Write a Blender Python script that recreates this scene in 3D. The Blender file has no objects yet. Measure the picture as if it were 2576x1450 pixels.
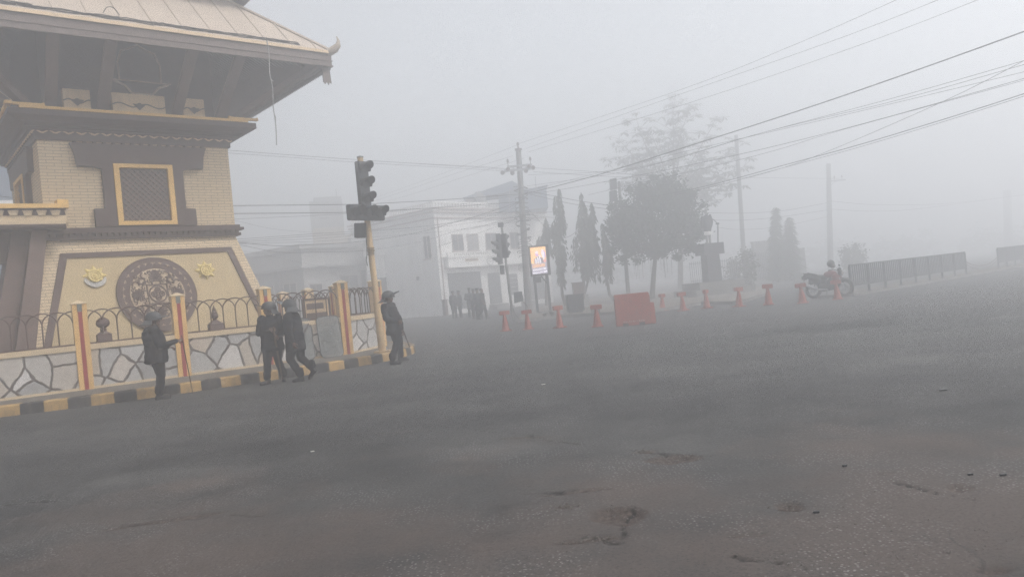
import bpy, bmesh, math, random
from mathutils import Vector, Matrix, noise
random.seed(7)
rad = math.radians
S = bpy.context.scene
COL = S.collection
PI = math.pi

# ------------------------------------------------------------------ survey: turn a reading of the photo into metres
FOC, ROLL, EYE = 1931.0, rad(5.5), 1.55
CR, SR = math.cos(ROLL), math.sin(ROLL)
def uv(x, y):
    dx = (x - 1287.5) / FOC; dy = (725 - y) / FOC
    return dx * CR + dy * SR, -dx * SR + dy * CR
def gnd(x, y, z=0.0):
    u, v = uv(x, y); d = (z - EYE) / v
    return Vector((u * d, d, z))
def at(x, y, Y):
    u, v = uv(x, y)
    return Vector((u * Y, Y, EYE + v * Y))

# ------------------------------------------------------------------ mesh helpers
class MB:
    def __init__(s): s.v = []; s.f = []; s.mi = []; s.m = 0
    def add(s, vs, fs):
        o = len(s.v); s.v += [Vector(p) for p in vs]
        s.f += [tuple(i + o for i in f) for f in fs]; s.mi += [s.m] * len(fs)
        return s
    def box(s, x0, x1, y0, y1, z0, z1, M=None):
        vs = [Vector((x, y, z)) for z in (z0, z1) for x, y in ((x0, y0), (x1, y0), (x1, y1), (x0, y1))]
        if M: vs = [M @ p for p in vs]
        return s.add(vs, [(3, 2, 1, 0), (4, 5, 6, 7), (0, 1, 5, 4), (1, 2, 6, 5), (2, 3, 7, 6), (3, 0, 4, 7)])
    def frus(s, a, b):          # a, b: (x0,x1,y0,y1,z)
        q = lambda t: [(t[0], t[2], t[4]), (t[1], t[2], t[4]), (t[1], t[3], t[4]), (t[0], t[3], t[4])]
        return s.add(q(a) + q(b), [(3, 2, 1, 0), (4, 5, 6, 7), (0, 1, 5, 4), (1, 2, 6, 5), (2, 3, 7, 6), (3, 0, 4, 7)])
    def slopes(s, a, b, th=.04):    # four sloping sheets, open below
        q = lambda t, e: [Vector((t[0] + e, t[2] + e, t[4])), Vector((t[1] - e, t[2] + e, t[4])), Vector((t[1] - e, t[3] - e, t[4])), Vector((t[0] + e, t[3] - e, t[4]))]
        vs = q(a, 0) + q(b, 0) + q(a, th) + q(b, th)
        return s.add(vs, [(i, (i + 1) % 4, 4 + (i + 1) % 4, 4 + i) for i in range(4)] + [(8 + (i + 1) % 4, 8 + i, 12 + i, 12 + (i + 1) % 4) for i in range(4)] + [((i + 1) % 4, i, 8 + i, 8 + (i + 1) % 4) for i in range(4)])
    def prism(s, pts, d0, d1, plane='xz', M=None):   # outline in a plane, pushed through the third axis
        def P(p, d):
            w = Vector((p[0], d, p[1])) if plane == 'xz' else (Vector((d, p[0], p[1])) if plane == 'yz' else Vector((p[0], p[1], d)))
            return M @ w if M else w
        n = len(pts)
        vs = [P(p, d0) for p in pts] + [P(p, d1) for p in pts]
        fs = [tuple(range(n)), tuple(range(2 * n - 1, n - 1, -1))] + [(i, i + n, (i + 1) % n + n, (i + 1) % n) for i in range(n)]
        return s.add(vs, fs)
    def tube(s, pts, r, n=8, cap=True):
        pts = [Vector(p) for p in pts]; k = len(pts)
        rs = r if isinstance(r, (list, tuple)) else [r] * k
        o = len(s.v); up = None; vs = []
        for i, p in enumerate(pts):
            t = (pts[min(i + 1, k - 1)] - pts[max(i - 1, 0)])
            t = t.normalized() if t.length > 1e-9 else Vector((0, 0, 1))
            if up is None:
                up = Vector((0, 0, 1)) if abs(t.z) < .9 else Vector((1, 0, 0))
            a = t.cross(up).normalized(); b = a.cross(t).normalized(); up = b
            for j in range(n):
                w = 2 * PI * j / n
                vs.append(p + (a * math.cos(w) + b * math.sin(w)) * rs[i])
        fs = [(i * n + j, i * n + (j + 1) % n, (i + 1) * n + (j + 1) % n, (i + 1) * n + j) for i in range(k - 1) for j in range(n)]
        if cap: fs += [tuple(range(n - 1, -1, -1)), tuple(range((k - 1) * n, k * n))]
        return s.add(vs, fs)
    def lathe(s, prof, c=(0, 0, 0), n=20, M=None, a0=0, sx=1, sy=1):
        k = len(prof); vs = []
        for r, z in prof:
            for j in range(n):
                w = a0 + 2 * PI * j / n
                p = Vector((c[0] + r * math.cos(w) * sx, c[1] + r * math.sin(w) * sy, c[2] + z))
                vs.append(M @ p if M else p)
        fs = [(i * n + j, i * n + (j + 1) % n, (i + 1) * n + (j + 1) % n, (i + 1) * n + j) for i in range(k - 1) for j in range(n)]
        fs += [tuple(range(n - 1, -1, -1)), tuple(range((k - 1) * n, k * n))]
        return s.add(vs, fs)
    def disc(s, cx, cz, r, d0, d1, n=40, M=None, r0=0):    # coin or ring standing in the xz plane
        o = [(cx + r * math.cos(2 * PI * i / n), cz + r * math.sin(2 * PI * i / n)) for i in range(n)]
        if not r0: return s.prism(o, d0, d1, M=M)
        q = [(cx + r0 * math.cos(2 * PI * i / n), cz + r0 * math.sin(2 * PI * i / n)) for i in range(n)]
        vs = [Vector((x, d, z)) for pts in (o, q) for d in (d0, d1) for x, z in pts]
        if M: vs = [M @ p for p in vs]
        fs = []
        for i in range(n):
            j = (i + 1) % n
            fs += [(i, j, n + j, n + i), (2 * n + i, 3 * n + i, 3 * n + j, 2 * n + j), (i, 2 * n + i, 2 * n + j, j), (n + i, n + j, 3 * n + j, 3 * n + i)]
        return s.add(vs, fs)

def obj(name, mb, mats, parent=None, smooth=False, world=False, bevel=0):
    vs = mb.v
    if world and parent:
        Mi = world_matrix(parent).inverted(); vs = [Mi @ p for p in vs]
    me = bpy.data.meshes.new(name); me.from_pydata([tuple(p) for p in vs], [], mb.f)
    mats = mats if isinstance(mats, (list, tuple)) else [mats]
    for m in mats: me.materials.append(m)
    for p, i in zip(me.polygons, mb.mi): p.material_index = i
    bm = bmesh.new(); bm.from_mesh(me); bmesh.ops.recalc_face_normals(bm, faces=bm.faces)
    if bevel: bmesh.ops.bevel(bm, geom=[e for e in bm.edges if len(e.link_faces) == 2 and e.calc_face_angle(0) > .6], offset=bevel, segments=2, affect='EDGES', clamp_overlap=True)
    bm.to_mesh(me); bm.free()
    if smooth:
        for p in me.polygons: p.use_smooth = True
        try: me.set_sharp_from_angle(angle=rad(42))
        except Exception: pass
    o = bpy.data.objects.new(name, me); COL.objects.link(o); o.parent = parent
    return o
def world_matrix(o):
    M = o.matrix_basis.copy()
    while o.parent: o = o.parent; M = o.matrix_basis @ M
    return M
def tag(o, label=None, cat=None, group=None, kind=None):
    if label: o['label'] = label
    if cat: o['category'] = cat
    if group: o['group'] = group
    if kind: o['kind'] = kind
    return o
def thing(name, label, cat, loc=(0, 0, 0), rz=0, group=None):
    o = bpy.data.objects.new(name, None); COL.objects.link(o); o.empty_display_size = .2
    o.location = loc; o.rotation_euler = (0, 0, rz)
    return tag(o, label, cat, group)
def dup(o, loc=None, rz=None, label=None, parent=None):
    c = o.copy(); COL.objects.link(c); c.parent = parent
    if loc is not None: c.location = loc
    if rz is not None: c.rotation_euler = (0, 0, rz)
    if label: c['label'] = label
    for ch in list(o.children): dup(ch, parent=c)
    return c

# ------------------------------------------------------------------ materials
def nodes(name):
    m = bpy.data.materials.new(name); m.use_nodes = True
    nt = m.node_tree; b = nt.nodes['Principled BSDF']
    return m, nt, b
def nd(nt, t, **k):
    n = nt.nodes.new(t)
    for a, v in k.items():
        if a in n.inputs: n.inputs[a].default_value = v
        else: setattr(n, a, v)
    return n
def ramp(nt, src, stops, interp='LINEAR'):
    r = nt.nodes.new('ShaderNodeValToRGB'); cr = r.color_ramp; cr.interpolation = interp
    while len(cr.elements) < len(stops): cr.elements.new(.5)
    for e, (p, c) in zip(cr.elements, stops):
        e.position = p; e.color = (c[0], c[1], c[2], 1) if not isinstance(c, (int, float)) else (c, c, c, 1)
    nt.links.new(src, r.inputs[0]); return r.outputs[0]
def mixc(nt, fac, a, b, mode='MIX'):
    m = nt.nodes.new('ShaderNodeMix'); m.data_type = 'RGBA'; m.blend_type = mode
    for i, val in ((0, fac), (6, a), (7, b)):
        if isinstance(val, bpy.types.NodeSocket): nt.links.new(val, m.inputs[i])
        elif i == 0: m.inputs[0].default_value = val
        else: m.inputs[i].default_value = (*val, 1)
    return m.outputs[2]
def mathn(nt, op, a, b=0.0, clamp=False):
    m = nt.nodes.new('ShaderNodeMath'); m.operation = op; m.use_clamp = clamp
    for i, val in ((0, a), (1, b)):
        if isinstance(val, bpy.types.NodeSocket): nt.links.new(val, m.inputs[i])
        else: m.inputs[i].default_value = val
    return m.outputs[0]
def coords(nt, kind='Object', scale=(1, 1, 1)):
    tc = nt.nodes.new('ShaderNodeTexCoord'); mp = nt.nodes.new('ShaderNodeMapping'); mp.inputs['Scale'].default_value = scale
    nt.links.new(tc.outputs[kind], mp.inputs[0]); return mp.outputs[0]
def noisef(nt, vec, scale, detail=6, rough=.6):
    n = nd(nt, 'ShaderNodeTexNoise', Scale=scale, Detail=detail, Roughness=rough); nt.links.new(vec, n.inputs['Vector']); return n.outputs[0]
def bump(nt, b, h, strength=.3, dist=.02):
    n = nd(nt, 'ShaderNodeBump', Strength=strength, Distance=dist); nt.links.new(h, n.inputs['Height']); nt.links.new(n.outputs[0], b.inputs['Normal'])
def mat(name, c, rough=.75, var=.25, scale=2.0, dirt=None, dirt_amt=.5, bmp=.15, metal=0.0, spec=.3, fine=25):
    """weathered paint / plaster / metal: two scales of tone change, blotches of dirt, a little bump"""
    m, nt, b = nodes(name); v = coords(nt)
    n1 = noisef(nt, v, scale); n2 = noisef(nt, v, fine, 4)
    lo = tuple(x * (1 - var) for x in c); hi = tuple(min(1, x * (1 + var * .6)) for x in c)
    colr = ramp(nt, n1, [(.3, lo), (.7, hi)])
    colr = mixc(nt, .25, colr, ramp(nt, n2, [(.35, lo), (.65, hi)]))
    if dirt:
        v2 = coords(nt, scale=(1, 1, .35)); n3 = noisef(nt, v2, scale * 1.7, 8, .7)
        colr = mixc(nt, mathn(nt, 'MULTIPLY', ramp(nt, n3, [(.48, 0.0), (.72, 1.0)]), dirt_amt), colr, dirt)
    nt.links.new(colr, b.inputs['Base Color']); b.inputs['Roughness'].default_value = rough
    b.inputs['Metallic'].default_value = metal; b.inputs['Specular IOR Level'].default_value = spec
    if bmp: bump(nt, b, n2, bmp, .01)
    return m
def glassy(name, c, alpha, rough=.1):
    m, nt, b = nodes(name); v = coords(nt)
    n1 = noisef(nt, v, 6, 8, .7)
    nt.links.new(ramp(nt, n1, [(.35, tuple(x * .75 for x in c)), (.7, c)]), b.inputs['Base Color'])
    nt.links.new(ramp(nt, n1, [(.3, alpha * .8), (.75, min(1, alpha * 1.35))]), b.inputs['Alpha'])
    b.inputs['Roughness'].default_value = rough
    return m
def emit(name, c, k):
    m, nt, b = nodes(name); b.inputs['Base Color'].default_value = (*[x * .3 for x in c], 1)
    b.inputs['Emission Color'].default_value = (*c, 1); b.inputs['Emission Strength'].default_value = k
    return m

def brick_mat():
    m, nt, b = nodes('cream painted brick')
    tc = nt.nodes.new('ShaderNodeTexCoord'); sp = nt.nodes.new('ShaderNodeSeparateXYZ'); nt.links.new(tc.outputs['Object'], sp.inputs[0])
    cb = nt.nodes.new('ShaderNodeCombineXYZ')
    nt.links.new(mathn(nt, 'ADD', sp.outputs[0], sp.outputs[1]), cb.inputs[0]); nt.links.new(sp.outputs[2], cb.inputs[1])
    br = nd(nt, 'ShaderNodeTexBrick', Scale=1.0); nt.links.new(cb.outputs[0], br.inputs['Vector'])
    for k, val in (('Mortar Size', .0085), ('Brick Width', .34), ('Row Height', .078), ('Mortar Smooth', .3), ('Bias', 0.0)): br.inputs[k].default_value = val
    br.inputs['Color1'].default_value = (.56, .44, .29, 1); br.inputs['Color2'].default_value = (.51, .40, .26, 1); br.inputs['Mortar'].default_value = (.22, .165, .105, 1)
    n = noisef(nt, coords(nt), 1.3, 6)
    c = mixc(nt, .5, br.outputs[0], ramp(nt, n, [(.3, (.86, .84, .8)), (.7, (1.0, 1.0, 1.0))]), 'MULTIPLY')
    nt.links.new(c, b.inputs['Base Color']); b.inputs['Roughness'].default_value = .8
    bump(nt, b, br.outputs[1], -.5, .012)
    return m
def stone_mat():
    m, nt, b = nodes('grey crazy paved stone')
    tc = nt.nodes.new('ShaderNodeTexCoord'); sp = nt.nodes.new('ShaderNodeSeparateXYZ'); nt.links.new(tc.outputs['Object'], sp.inputs[0])
    cb = nt.nodes.new('ShaderNodeCombineXYZ')
    nt.links.new(mathn(nt, 'ADD', sp.outputs[0], mathn(nt, 'MULTIPLY', sp.outputs[1], .6)), cb.inputs[0]); nt.links.new(sp.outputs[2], cb.inputs[1])
    wob = nd(nt, 'ShaderNodeTexNoise', Scale=3.0, Detail=2.0); nt.links.new(cb.outputs[0], wob.inputs['Vector'])
    vm = nt.nodes.new('ShaderNodeVectorMath'); vm.operation = 'MULTIPLY_ADD'; vm.inputs[1].default_value = (.16, .16, 0)
    nt.links.new(wob.outputs[1], vm.inputs[0]); nt.links.new(cb.outputs[0], vm.inputs[2])
    vo = nd(nt, 'ShaderNodeTexVoronoi', feature='DISTANCE_TO_EDGE', Scale=1.75, Randomness=.98); vo.voronoi_dimensions = '2D'; nt.links.new(vm.outputs[0], vo.inputs['Vector'])
    vc = nd(nt, 'ShaderNodeTexVoronoi', feature='F1', Scale=1.75, Randomness=.98); vc.voronoi_dimensions = '2D'; nt.links.new(vm.outputs[0], vc.inputs['Vector'])
    sx = nt.nodes.new('ShaderNodeSeparateColor'); nt.links.new(vc.outputs['Color'], sx.inputs[0])
    stone = ramp(nt, sx.outputs[0], [(0, (.25, .245, .24)), (.5, (.40, .39, .375)), (.8, (.40, .335, .265)), (1, (.52, .50, .48))])
    n = noisef(nt, coords(nt), 9, 8, .7)
    stone = mixc(nt, .55, stone, ramp(nt, n, [(.3, (.6, .58, .56)), (.62, (1, 1, 1))]), 'MULTIPLY')
    line = ramp(nt, vo.outputs[0], [(.034, 1.0), (.062, 0.0)])
    nt.links.new(mixc(nt, line, stone, (.085, .07, .062)), b.inputs['Base Color']); b.inputs['Roughness'].default_value = .85
    h = mathn(nt, 'ADD', mathn(nt, 'MULTIPLY', n, .4), line); bump(nt, b, h, .6, .02)
    return m
def road_mat():
    m, nt, b = nodes('dusty worn asphalt'); v = coords(nt)
    sp = nt.nodes.new('ShaderNodeSeparateXYZ'); nt.links.new(v, sp.inputs[0])
    big = noisef(nt, v, .22, 5, .55); mid = noisef(nt, v, 1.6, 8, .65); fin = noisef(nt, v, 34, 6, .8)
    c = ramp(nt, big, [(.32, (.034, .0335, .033)), (.68, (.056, .055, .0535))])
    c = mixc(nt, .7, c, ramp(nt, mid, [(.28, (.5, .5, .51)), (.5, (.95, .95, .95)), (.72, (1.25, 1.23, 1.2))]), 'MULTIPLY')
    c = mixc(nt, .8, c, ramp(nt, fin, [(.32, (.35, .35, .35)), (.5, (1, 1, 1)), (.70, (1.8, 1.78, 1.74))]), 'MULTIPLY')
    # worn wheel bands: long soft streaks running along the junction
    vs = coords(nt, scale=(.05, .5, 1)); st = noisef(nt, vs, 1.2, 5, .6)
    c = mixc(nt, .7, c, ramp(nt, st, [(.36, (.66, .66, .68)), (.52, (1, 1, 1)), (.7, (1.12, 1.12, 1.1))]), 'MULTIPLY')
    # brown dust drifted over the near side of the carriageway
    dn = noisef(nt, v, .5, 8, .62)
    dm = mathn(nt, 'ADD', mathn(nt, 'MULTIPLY', mathn(nt, 'SUBTRACT', 7.0, sp.outputs[1]), .26), mathn(nt, 'MULTIPLY', mathn(nt, 'SUBTRACT', dn, .5), 4.2))
    dm = ramp(nt, dm, [(.0, 0.0), (.75, 1.0)])
    c = mixc(nt, mathn(nt, 'MULTIPLY', dm, .75), c, ramp(nt, fin, [(.3, (.052, .040, .034)), (.7, (.098, .078, .068))]))
    at_ = nt.nodes.new('ShaderNodeAttribute'); at_.attribute_name = 'dirt'
    c = mixc(nt, at_.outputs['Fac'], c, ramp(nt, noisef(nt, v, 22, 6, .75), [(.3, (.014, .011, .010)), (.5, (.05, .037, .031)), (.72, (.11, .088, .075))]))
    wa = nt.nodes.new('ShaderNodeAttribute'); wa.attribute_name = 'wear'
    c = mixc(nt, 1.0, c, ramp(nt, wa.outputs['Fac'], [(0, (.15, .15, .16)), (.5, (1, 1, 1)), (1, (3.2, 3.2, 3.1))]), 'MULTIPLY')
    ca = nt.nodes.new('ShaderNodeAttribute'); ca.attribute_name = 'crack'
    c = mixc(nt, ramp(nt, ca.outputs['Fac'], [(.1, 0.0), (.6, .95)]), c, (.012, .010, .009))
    # pale chippings showing in the surface
    for sc, thr, gate in ((30, .2, .5), (13, .085, .5)):
        vo = nd(nt, 'ShaderNodeTexVoronoi', Scale=sc, Randomness=1.0); vo.voronoi_dimensions = '2D'; nt.links.new(v, vo.inputs['Vector'])
        sc_ = nt.nodes.new('ShaderNodeSeparateColor'); nt.links.new(vo.outputs['Color'], sc_.inputs[0])
        near = mathn(nt, 'LESS_THAN', vo.outputs[0], thr); pick = mathn(nt, 'GREATER_THAN', sc_.outputs[0], gate)
        patch = ramp(nt, noisef(nt, v, .9, 4), [(.45, 0.0), (.62, 1.0)])
        c = mixc(nt, mathn(nt, 'MULTIPLY', mathn(nt, 'MULTIPLY', near, pick), mathn(nt, 'MULTIPLY', patch, .8)), c, (.22, .212, .205))
    vp = nd(nt, 'ShaderNodeTexVoronoi', Scale=38, Randomness=1.0); vp.voronoi_dimensions = '2D'; nt.links.new(v, vp.inputs['Vector'])
    sp_ = nt.nodes.new('ShaderNodeSeparateColor'); nt.links.new(vp.outputs['Color'], sp_.inputs[0])
    pit = mathn(nt, 'MULTIPLY', mathn(nt, 'LESS_THAN', vp.outputs[0], .28), mathn(nt, 'GREATER_THAN', sp_.outputs[1], .7))
    c = mixc(nt, mathn(nt, 'MULTIPLY', pit, .45), c, (.012, .011, .011))
    # hairline cracks
    wv = nd(nt, 'ShaderNodeTexNoise', Scale=1.1, Detail=6.0); nt.links.new(v, wv.inputs['Vector'])
    vm = nt.nodes.new('ShaderNodeVectorMath'); vm.operation = 'MULTIPLY_ADD'; vm.inputs[1].default_value = (1.2, 1.2, 0); nt.links.new(wv.outputs[1], vm.inputs[0]); nt.links.new(v, vm.inputs[2])
    vo = nd(nt, 'ShaderNodeTexVoronoi', feature='DISTANCE_TO_EDGE', Scale=.22); vo.voronoi_dimensions = '2D'; nt.links.new(vm.outputs[0], vo.inputs['Vector'])
    ck = mathn(nt, 'MULTIPLY', ramp(nt, vo.outputs[0], [(.0, 1.0), (.0035, 0.0)]), ramp(nt, noisef(nt, v, .6, 3), [(.5, 0.0), (.6, .8)]))
    c = mixc(nt, ck, c, (.03, .026, .024))
    nt.links.new(c, b.inputs['Base Color']); b.inputs['Roughness'].default_value = .82; b.inputs['Specular IOR Level'].default_value = .35
    bump(nt, b, mathn(nt, 'ADD', fin, mathn(nt, 'MULTIPLY', noisef(nt, v, 18, 6, .7), .8)), .55, .012)
    return m

M = {}
M['brick'] = brick_mat(); M['stone'] = stone_mat(); M['road'] = road_mat()
M['cream'] = mat('cream plaster', (.42, .325, .185), var=.1, scale=1.2, dirt=(.30, .22, .12), dirt_amt=.5, bmp=.08)
M['coping'] = mat('cream painted coping', (.50, .39, .25), var=.12, dirt=(.30, .24, .17), dirt_amt=.45)
M['ochre'] = mat('ochre yellow paint', (.58, .36, .13), var=.16, scale=3, dirt=(.34, .22, .10), dirt_amt=.5)
M['ochre_trim'] = mat('ochre trim paint', (.62, .39, .13), var=.15, scale=3)
M['paleochre'] = mat('pale ochre side paint', (.58, .43, .26), var=.14, scale=3, dirt=(.3, .22, .14))
M['red'] = mat('dark red stripe paint', (.27, .032, .03), var=.2, scale=4)
M['slate'] = mat('grey green lamp cover', (.13, .14, .12), var=.25, scale=6)
M['wood'] = mat('dark brown painted timber', (.06, .036, .033), var=.3, scale=5, bmp=.3, rough=.6)
M['woodmid'] = mat('mid brown painted timber', (.115, .075, .062), var=.3, scale=5, bmp=.3, rough=.6)
M['brownpaint'] = mat('brown relief paint', (.085, .055, .05), var=.2, scale=5)
M['soffit'] = mat('brown soffit paint', (.10, .072, .066), var=.2, scale=3)
M['gold'] = mat('dull gold paint', (.58, .45, .17), var=.25, scale=12, rough=.45)
M['silver'] = mat('silver white paint', (.40, .385, .36), var=.2, scale=12)
M['roofsheet'] = mat('dusty tan roof sheet', (.40, .335, .275), var=.12, scale=1.1, dirt=(.30, .25, .21), dirt_amt=.5, rough=.6)
M['rooffascia'] = mat('ornamental fascia board', (.15, .12, .108), var=.35, scale=7, bmp=.6)
M['iron'] = mat('rust brown painted iron', (.065, .032, .024), var=.3, scale=20, rough=.55)
M['kerby'] = mat('worn yellow kerb paint', (.36, .23, .09), var=.25, scale=5, dirt=(.11, .085, .065), dirt_amt=.8)
M['kerbk'] = mat('worn black kerb paint', (.035, .034, .034), var=.35, scale=5, dirt=(.13, .11, .09), dirt_amt=.7)
M['woodpale'] = mat('worn pale timber edge', (.42, .33, .25), var=.25, scale=6)
M['paletrim'] = mat('faded tan trim paint', (.58, .44, .29), var=.15, scale=3)
M['pave'] = mat('dusty concrete paving', (.13, .115, .098), var=.25, scale=1.5, dirt=(.13, .11, .09))
M['concrete'] = mat('weathered concrete', (.17, .165, .155), var=.25, scale=2.5, dirt=(.09, .085, .08))
M['polecrete'] = mat('grey concrete pole', (.19, .19, .185), var=.25, scale=3, dirt=(.12, .115, .11))
M['poleyel'] = mat('faded yellow pole paint', (.40, .28, .145), var=.2, scale=4, dirt=(.26, .17, .09), dirt_amt=.55, rough=.55)
M['black'] = mat('black signal housing', (.028, .03, .033), var=.3, scale=6, rough=.45)
M['lens'] = mat('unlit dark lens', (.05, .05, .05), rough=.15, var=.2, bmp=0)
M['wire'] = mat('black cable sheath', (.02, .02, .022), bmp=0)
M['steel'] = mat('galvanised steel', (.34, .35, .36), metal=.6, rough=.5, var=.2, scale=8)
M['porcelain'] = mat('brown porcelain', (.12, .09, .085), rough=.3)
M['white'] = mat('white washed plaster', (.82, .81, .79), var=.1, scale=.8, dirt=(.45, .43, .40), dirt_amt=.5)
M['white2'] = mat('pinkish cornice paint', (.40, .34, .32), var=.1, scale=1)
M['greywall'] = mat('grey cement render', (.27, .27, .265), var=.18, scale=.7, dirt=(.25, .24, .23))
M['greybld'] = mat('pale grey building paint', (.36, .355, .345), var=.15, scale=.6, dirt=(.30, .29, .27))
M['tanbld'] = mat('pale tan building paint', (.40, .34, .27), var=.12, scale=.4)
M['dark'] = mat('dark opening', (.03, .032, .036), var=.3, rough=.3)
M['shutter'] = mat('grey roller shutter', (.17, .175, .18), var=.15, scale=2)
M['bluemetal'] = mat('blue grey roofing sheet', (.16, .20, .26), var=.15, scale=1.5)
M['glass'] = mat('dark window glass', (.05, .055, .06), rough=.12, var=.3, bmp=0, spec=.5)
M['orange'] = mat('faded orange plastic', (.28, .066, .042), var=.15, scale=4, dirt=(.14, .075, .055), dirt_amt=.6, rough=.5)
M['fencegrey'] = mat('grey painted fence steel', (.06, .066, .072), var=.2, scale=6)
M['bark'] = mat('grey brown bark', (.095, .082, .07), var=.35, scale=9, bmp=.8)
M['rubber'] = mat('black rubber', (.02, .02, .02), var=.3)
M['cloth'] = mat('black uniform cloth', (.016, .0165, .019), var=.3, scale=14, bmp=.5, rough=.9, spec=.1)
M['trouser'] = mat('dark trouser cloth', (.014, .014, .016), var=.3, scale=14, bmp=.5, rough=.9, spec=.1)
M['navy'] = mat('navy uniform cloth', (.016, .019, .028), var=.3, scale=14, rough=.9, spec=.1)
M['boot'] = mat('black boot leather', (.016, .015, .015), rough=.45, var=.3)
M['helmet'] = mat('matt grey helmet shell', (.045, .047, .048), var=.25, scale=10, rough=.5)
M['skin'] = mat('brown skin', (.13, .072, .05), var=.12, scale=10, rough=.6)
M['hair'] = mat('black hair', (.015, .013, .012), rough=.7)
M['stick'] = mat('cane wood', (.13, .085, .055), var=.3, scale=12, rough=.55)
M['visor'] = glassy('scuffed clear visor', (.36, .37, .38), .62, .25)
M['visordark'] = glassy('smoked visor', (.10, .105, .11), .8, .2)
M['shield'] = glassy('scratched clear shield', (.22, .23, .225), .5, .25)
M['rope'] = mat('frayed grey rope', (.30, .29, .28), var=.3, scale=30)
M['granite'] = mat('dark polished granite', (.05, .05, .058), var=.25, scale=8, rough=.35)
M['bronze'] = mat('dark painted statue coat', (.03, .031, .036), var=.2)
M['stonegrey'] = mat('pebble stone', (.085, .075, .066), var=.4, scale=30)
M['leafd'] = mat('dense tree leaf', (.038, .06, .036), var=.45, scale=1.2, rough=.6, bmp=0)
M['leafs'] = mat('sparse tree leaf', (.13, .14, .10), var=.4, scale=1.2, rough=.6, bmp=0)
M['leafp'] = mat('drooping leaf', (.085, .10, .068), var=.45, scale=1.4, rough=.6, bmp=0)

# ------------------------------------------------------------------ sky, light, camera
SUN_EL, SUN_ROT = rad(52), rad(112)
W = bpy.data.worlds.new('World'); S.world = W; W.use_nodes = True
nt = W.node_tree; bg = nt.nodes['Background']
sky = nt.nodes.new('ShaderNodeTexSky'); sky.sky_type = 'NISHITA'; sky.sun_disc = False
sky.sun_elevation = SUN_EL; sky.sun_rotation = SUN_ROT; sky.dust_density = 4; sky.air_density = 1.2; sky.ozone_density = 1
hs = nt.nodes.new('ShaderNodeHueSaturation'); hs.inputs['Saturation'].default_value = .22
nt.links.new(sky.outputs[0], hs.inputs['Color']); nt.links.new(hs.outputs[0], bg.inputs[0]); bg.inputs[1].default_value = .15
sun = bpy.data.lights.new('sun', 'SUN'); sun.energy = 1.15; sun.angle = rad(14); sun.color = (1, .97, .93)
so = bpy.data.objects.new('sun', sun); COL.objects.link(so)
# the sky's sun_rotation runs clockwise from +Y
sd = Vector((math.sin(SUN_ROT) * math.cos(SUN_EL), math.cos(SUN_ROT) * math.cos(SUN_EL), math.sin(SUN_EL)))
so.rotation_euler = sd.to_track_quat('Z', 'Y').to_euler(); so.location = (0, 0, 15)
cam = bpy.data.cameras.new('camera'); cam.lens = 27; cam.sensor_width = 36; cam.clip_end = 3000; cam.clip_start = .1
co = bpy.data.objects.new('camera', cam); COL.objects.link(co); S.camera = co
co.matrix_world = Matrix.Translation((0, 0, EYE)) @ Matrix.Rotation(PI / 2, 4, 'X') @ Matrix.Rotation(-ROLL, 4, 'Z')
S.view_settings.view_transform = 'Standard'; S.view_settings.look = 'None'; S.view_settings.exposure = EXPOSURE = .62
S.cycles.max_bounces = 10; S.cycles.volume_bounces = 6; S.cycles.transparent_max_bounces = 16
S.cycles.use_denoising = True; S.cycles.denoising_prefilter = 'NONE'

# ------------------------------------------------------------------ setting
def pothole(x, y):
    """depth and bareness of broken places in the asphalt"""
    d = 0
    for (cx, cy, rx, ry, ang, dep) in HOLES:
        c, s = math.cos(ang), math.sin(ang); dx, dy = x - cx, y - cy
        u = (dx * c + dy * s) / rx; w = (-dx * s + dy * c) / ry
        r = math.hypot(u, w) + .55 * (noise.noise(Vector((x * 2.6, y * 2.6, cx))) + .5 * noise.noise(Vector((x * 8, y * 8, cy))))
        if r < 1: d = max(d, dep * min(1, (1 - r) * 2.2))
    return d
def hole(x, y, wpx, hpx, ang, dep):
    a = gnd(x - wpx / 2, y); b = gnd(x + wpx / 2, y); c = gnd(x, y - hpx / 2); d = gnd(x, y + hpx / 2)
    p = gnd(x, y); return (p.x, p.y, (b - a).length / 2, (d - c).length / 2, ang, dep)
HOLES = [hole(1700, 1152, 150, 26, -.12, .035), hole(1620, 1136, 90, 12, -.1, .012), hole(1545, 1292, 120, 44, .1, .04), hole(1430, 1272, 80, 16, 0, .012),
         hole(1475, 1357, 180, 14, .05, .018), hole(1985, 1272, 90, 26, 0, .03), hole(2412, 1225, 80, 22, 0, .022), hole(430, 1306, 260, 8, .2, .014),
         hole(1440, 1236, 210, 7, .1, .012), hole(1330, 1098, 170, 6, -.25, .012), hole(1880, 1345, 120, 14, 0, .01), hole(2500, 1430, 120, 20, 0, .02), hole(1000, 1085, 200, 4, -.2, .006),
         hole(2230, 1190, 60, 8, 0, .008), hole(2320, 1130, 40, 6, 0, .01)]
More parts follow.
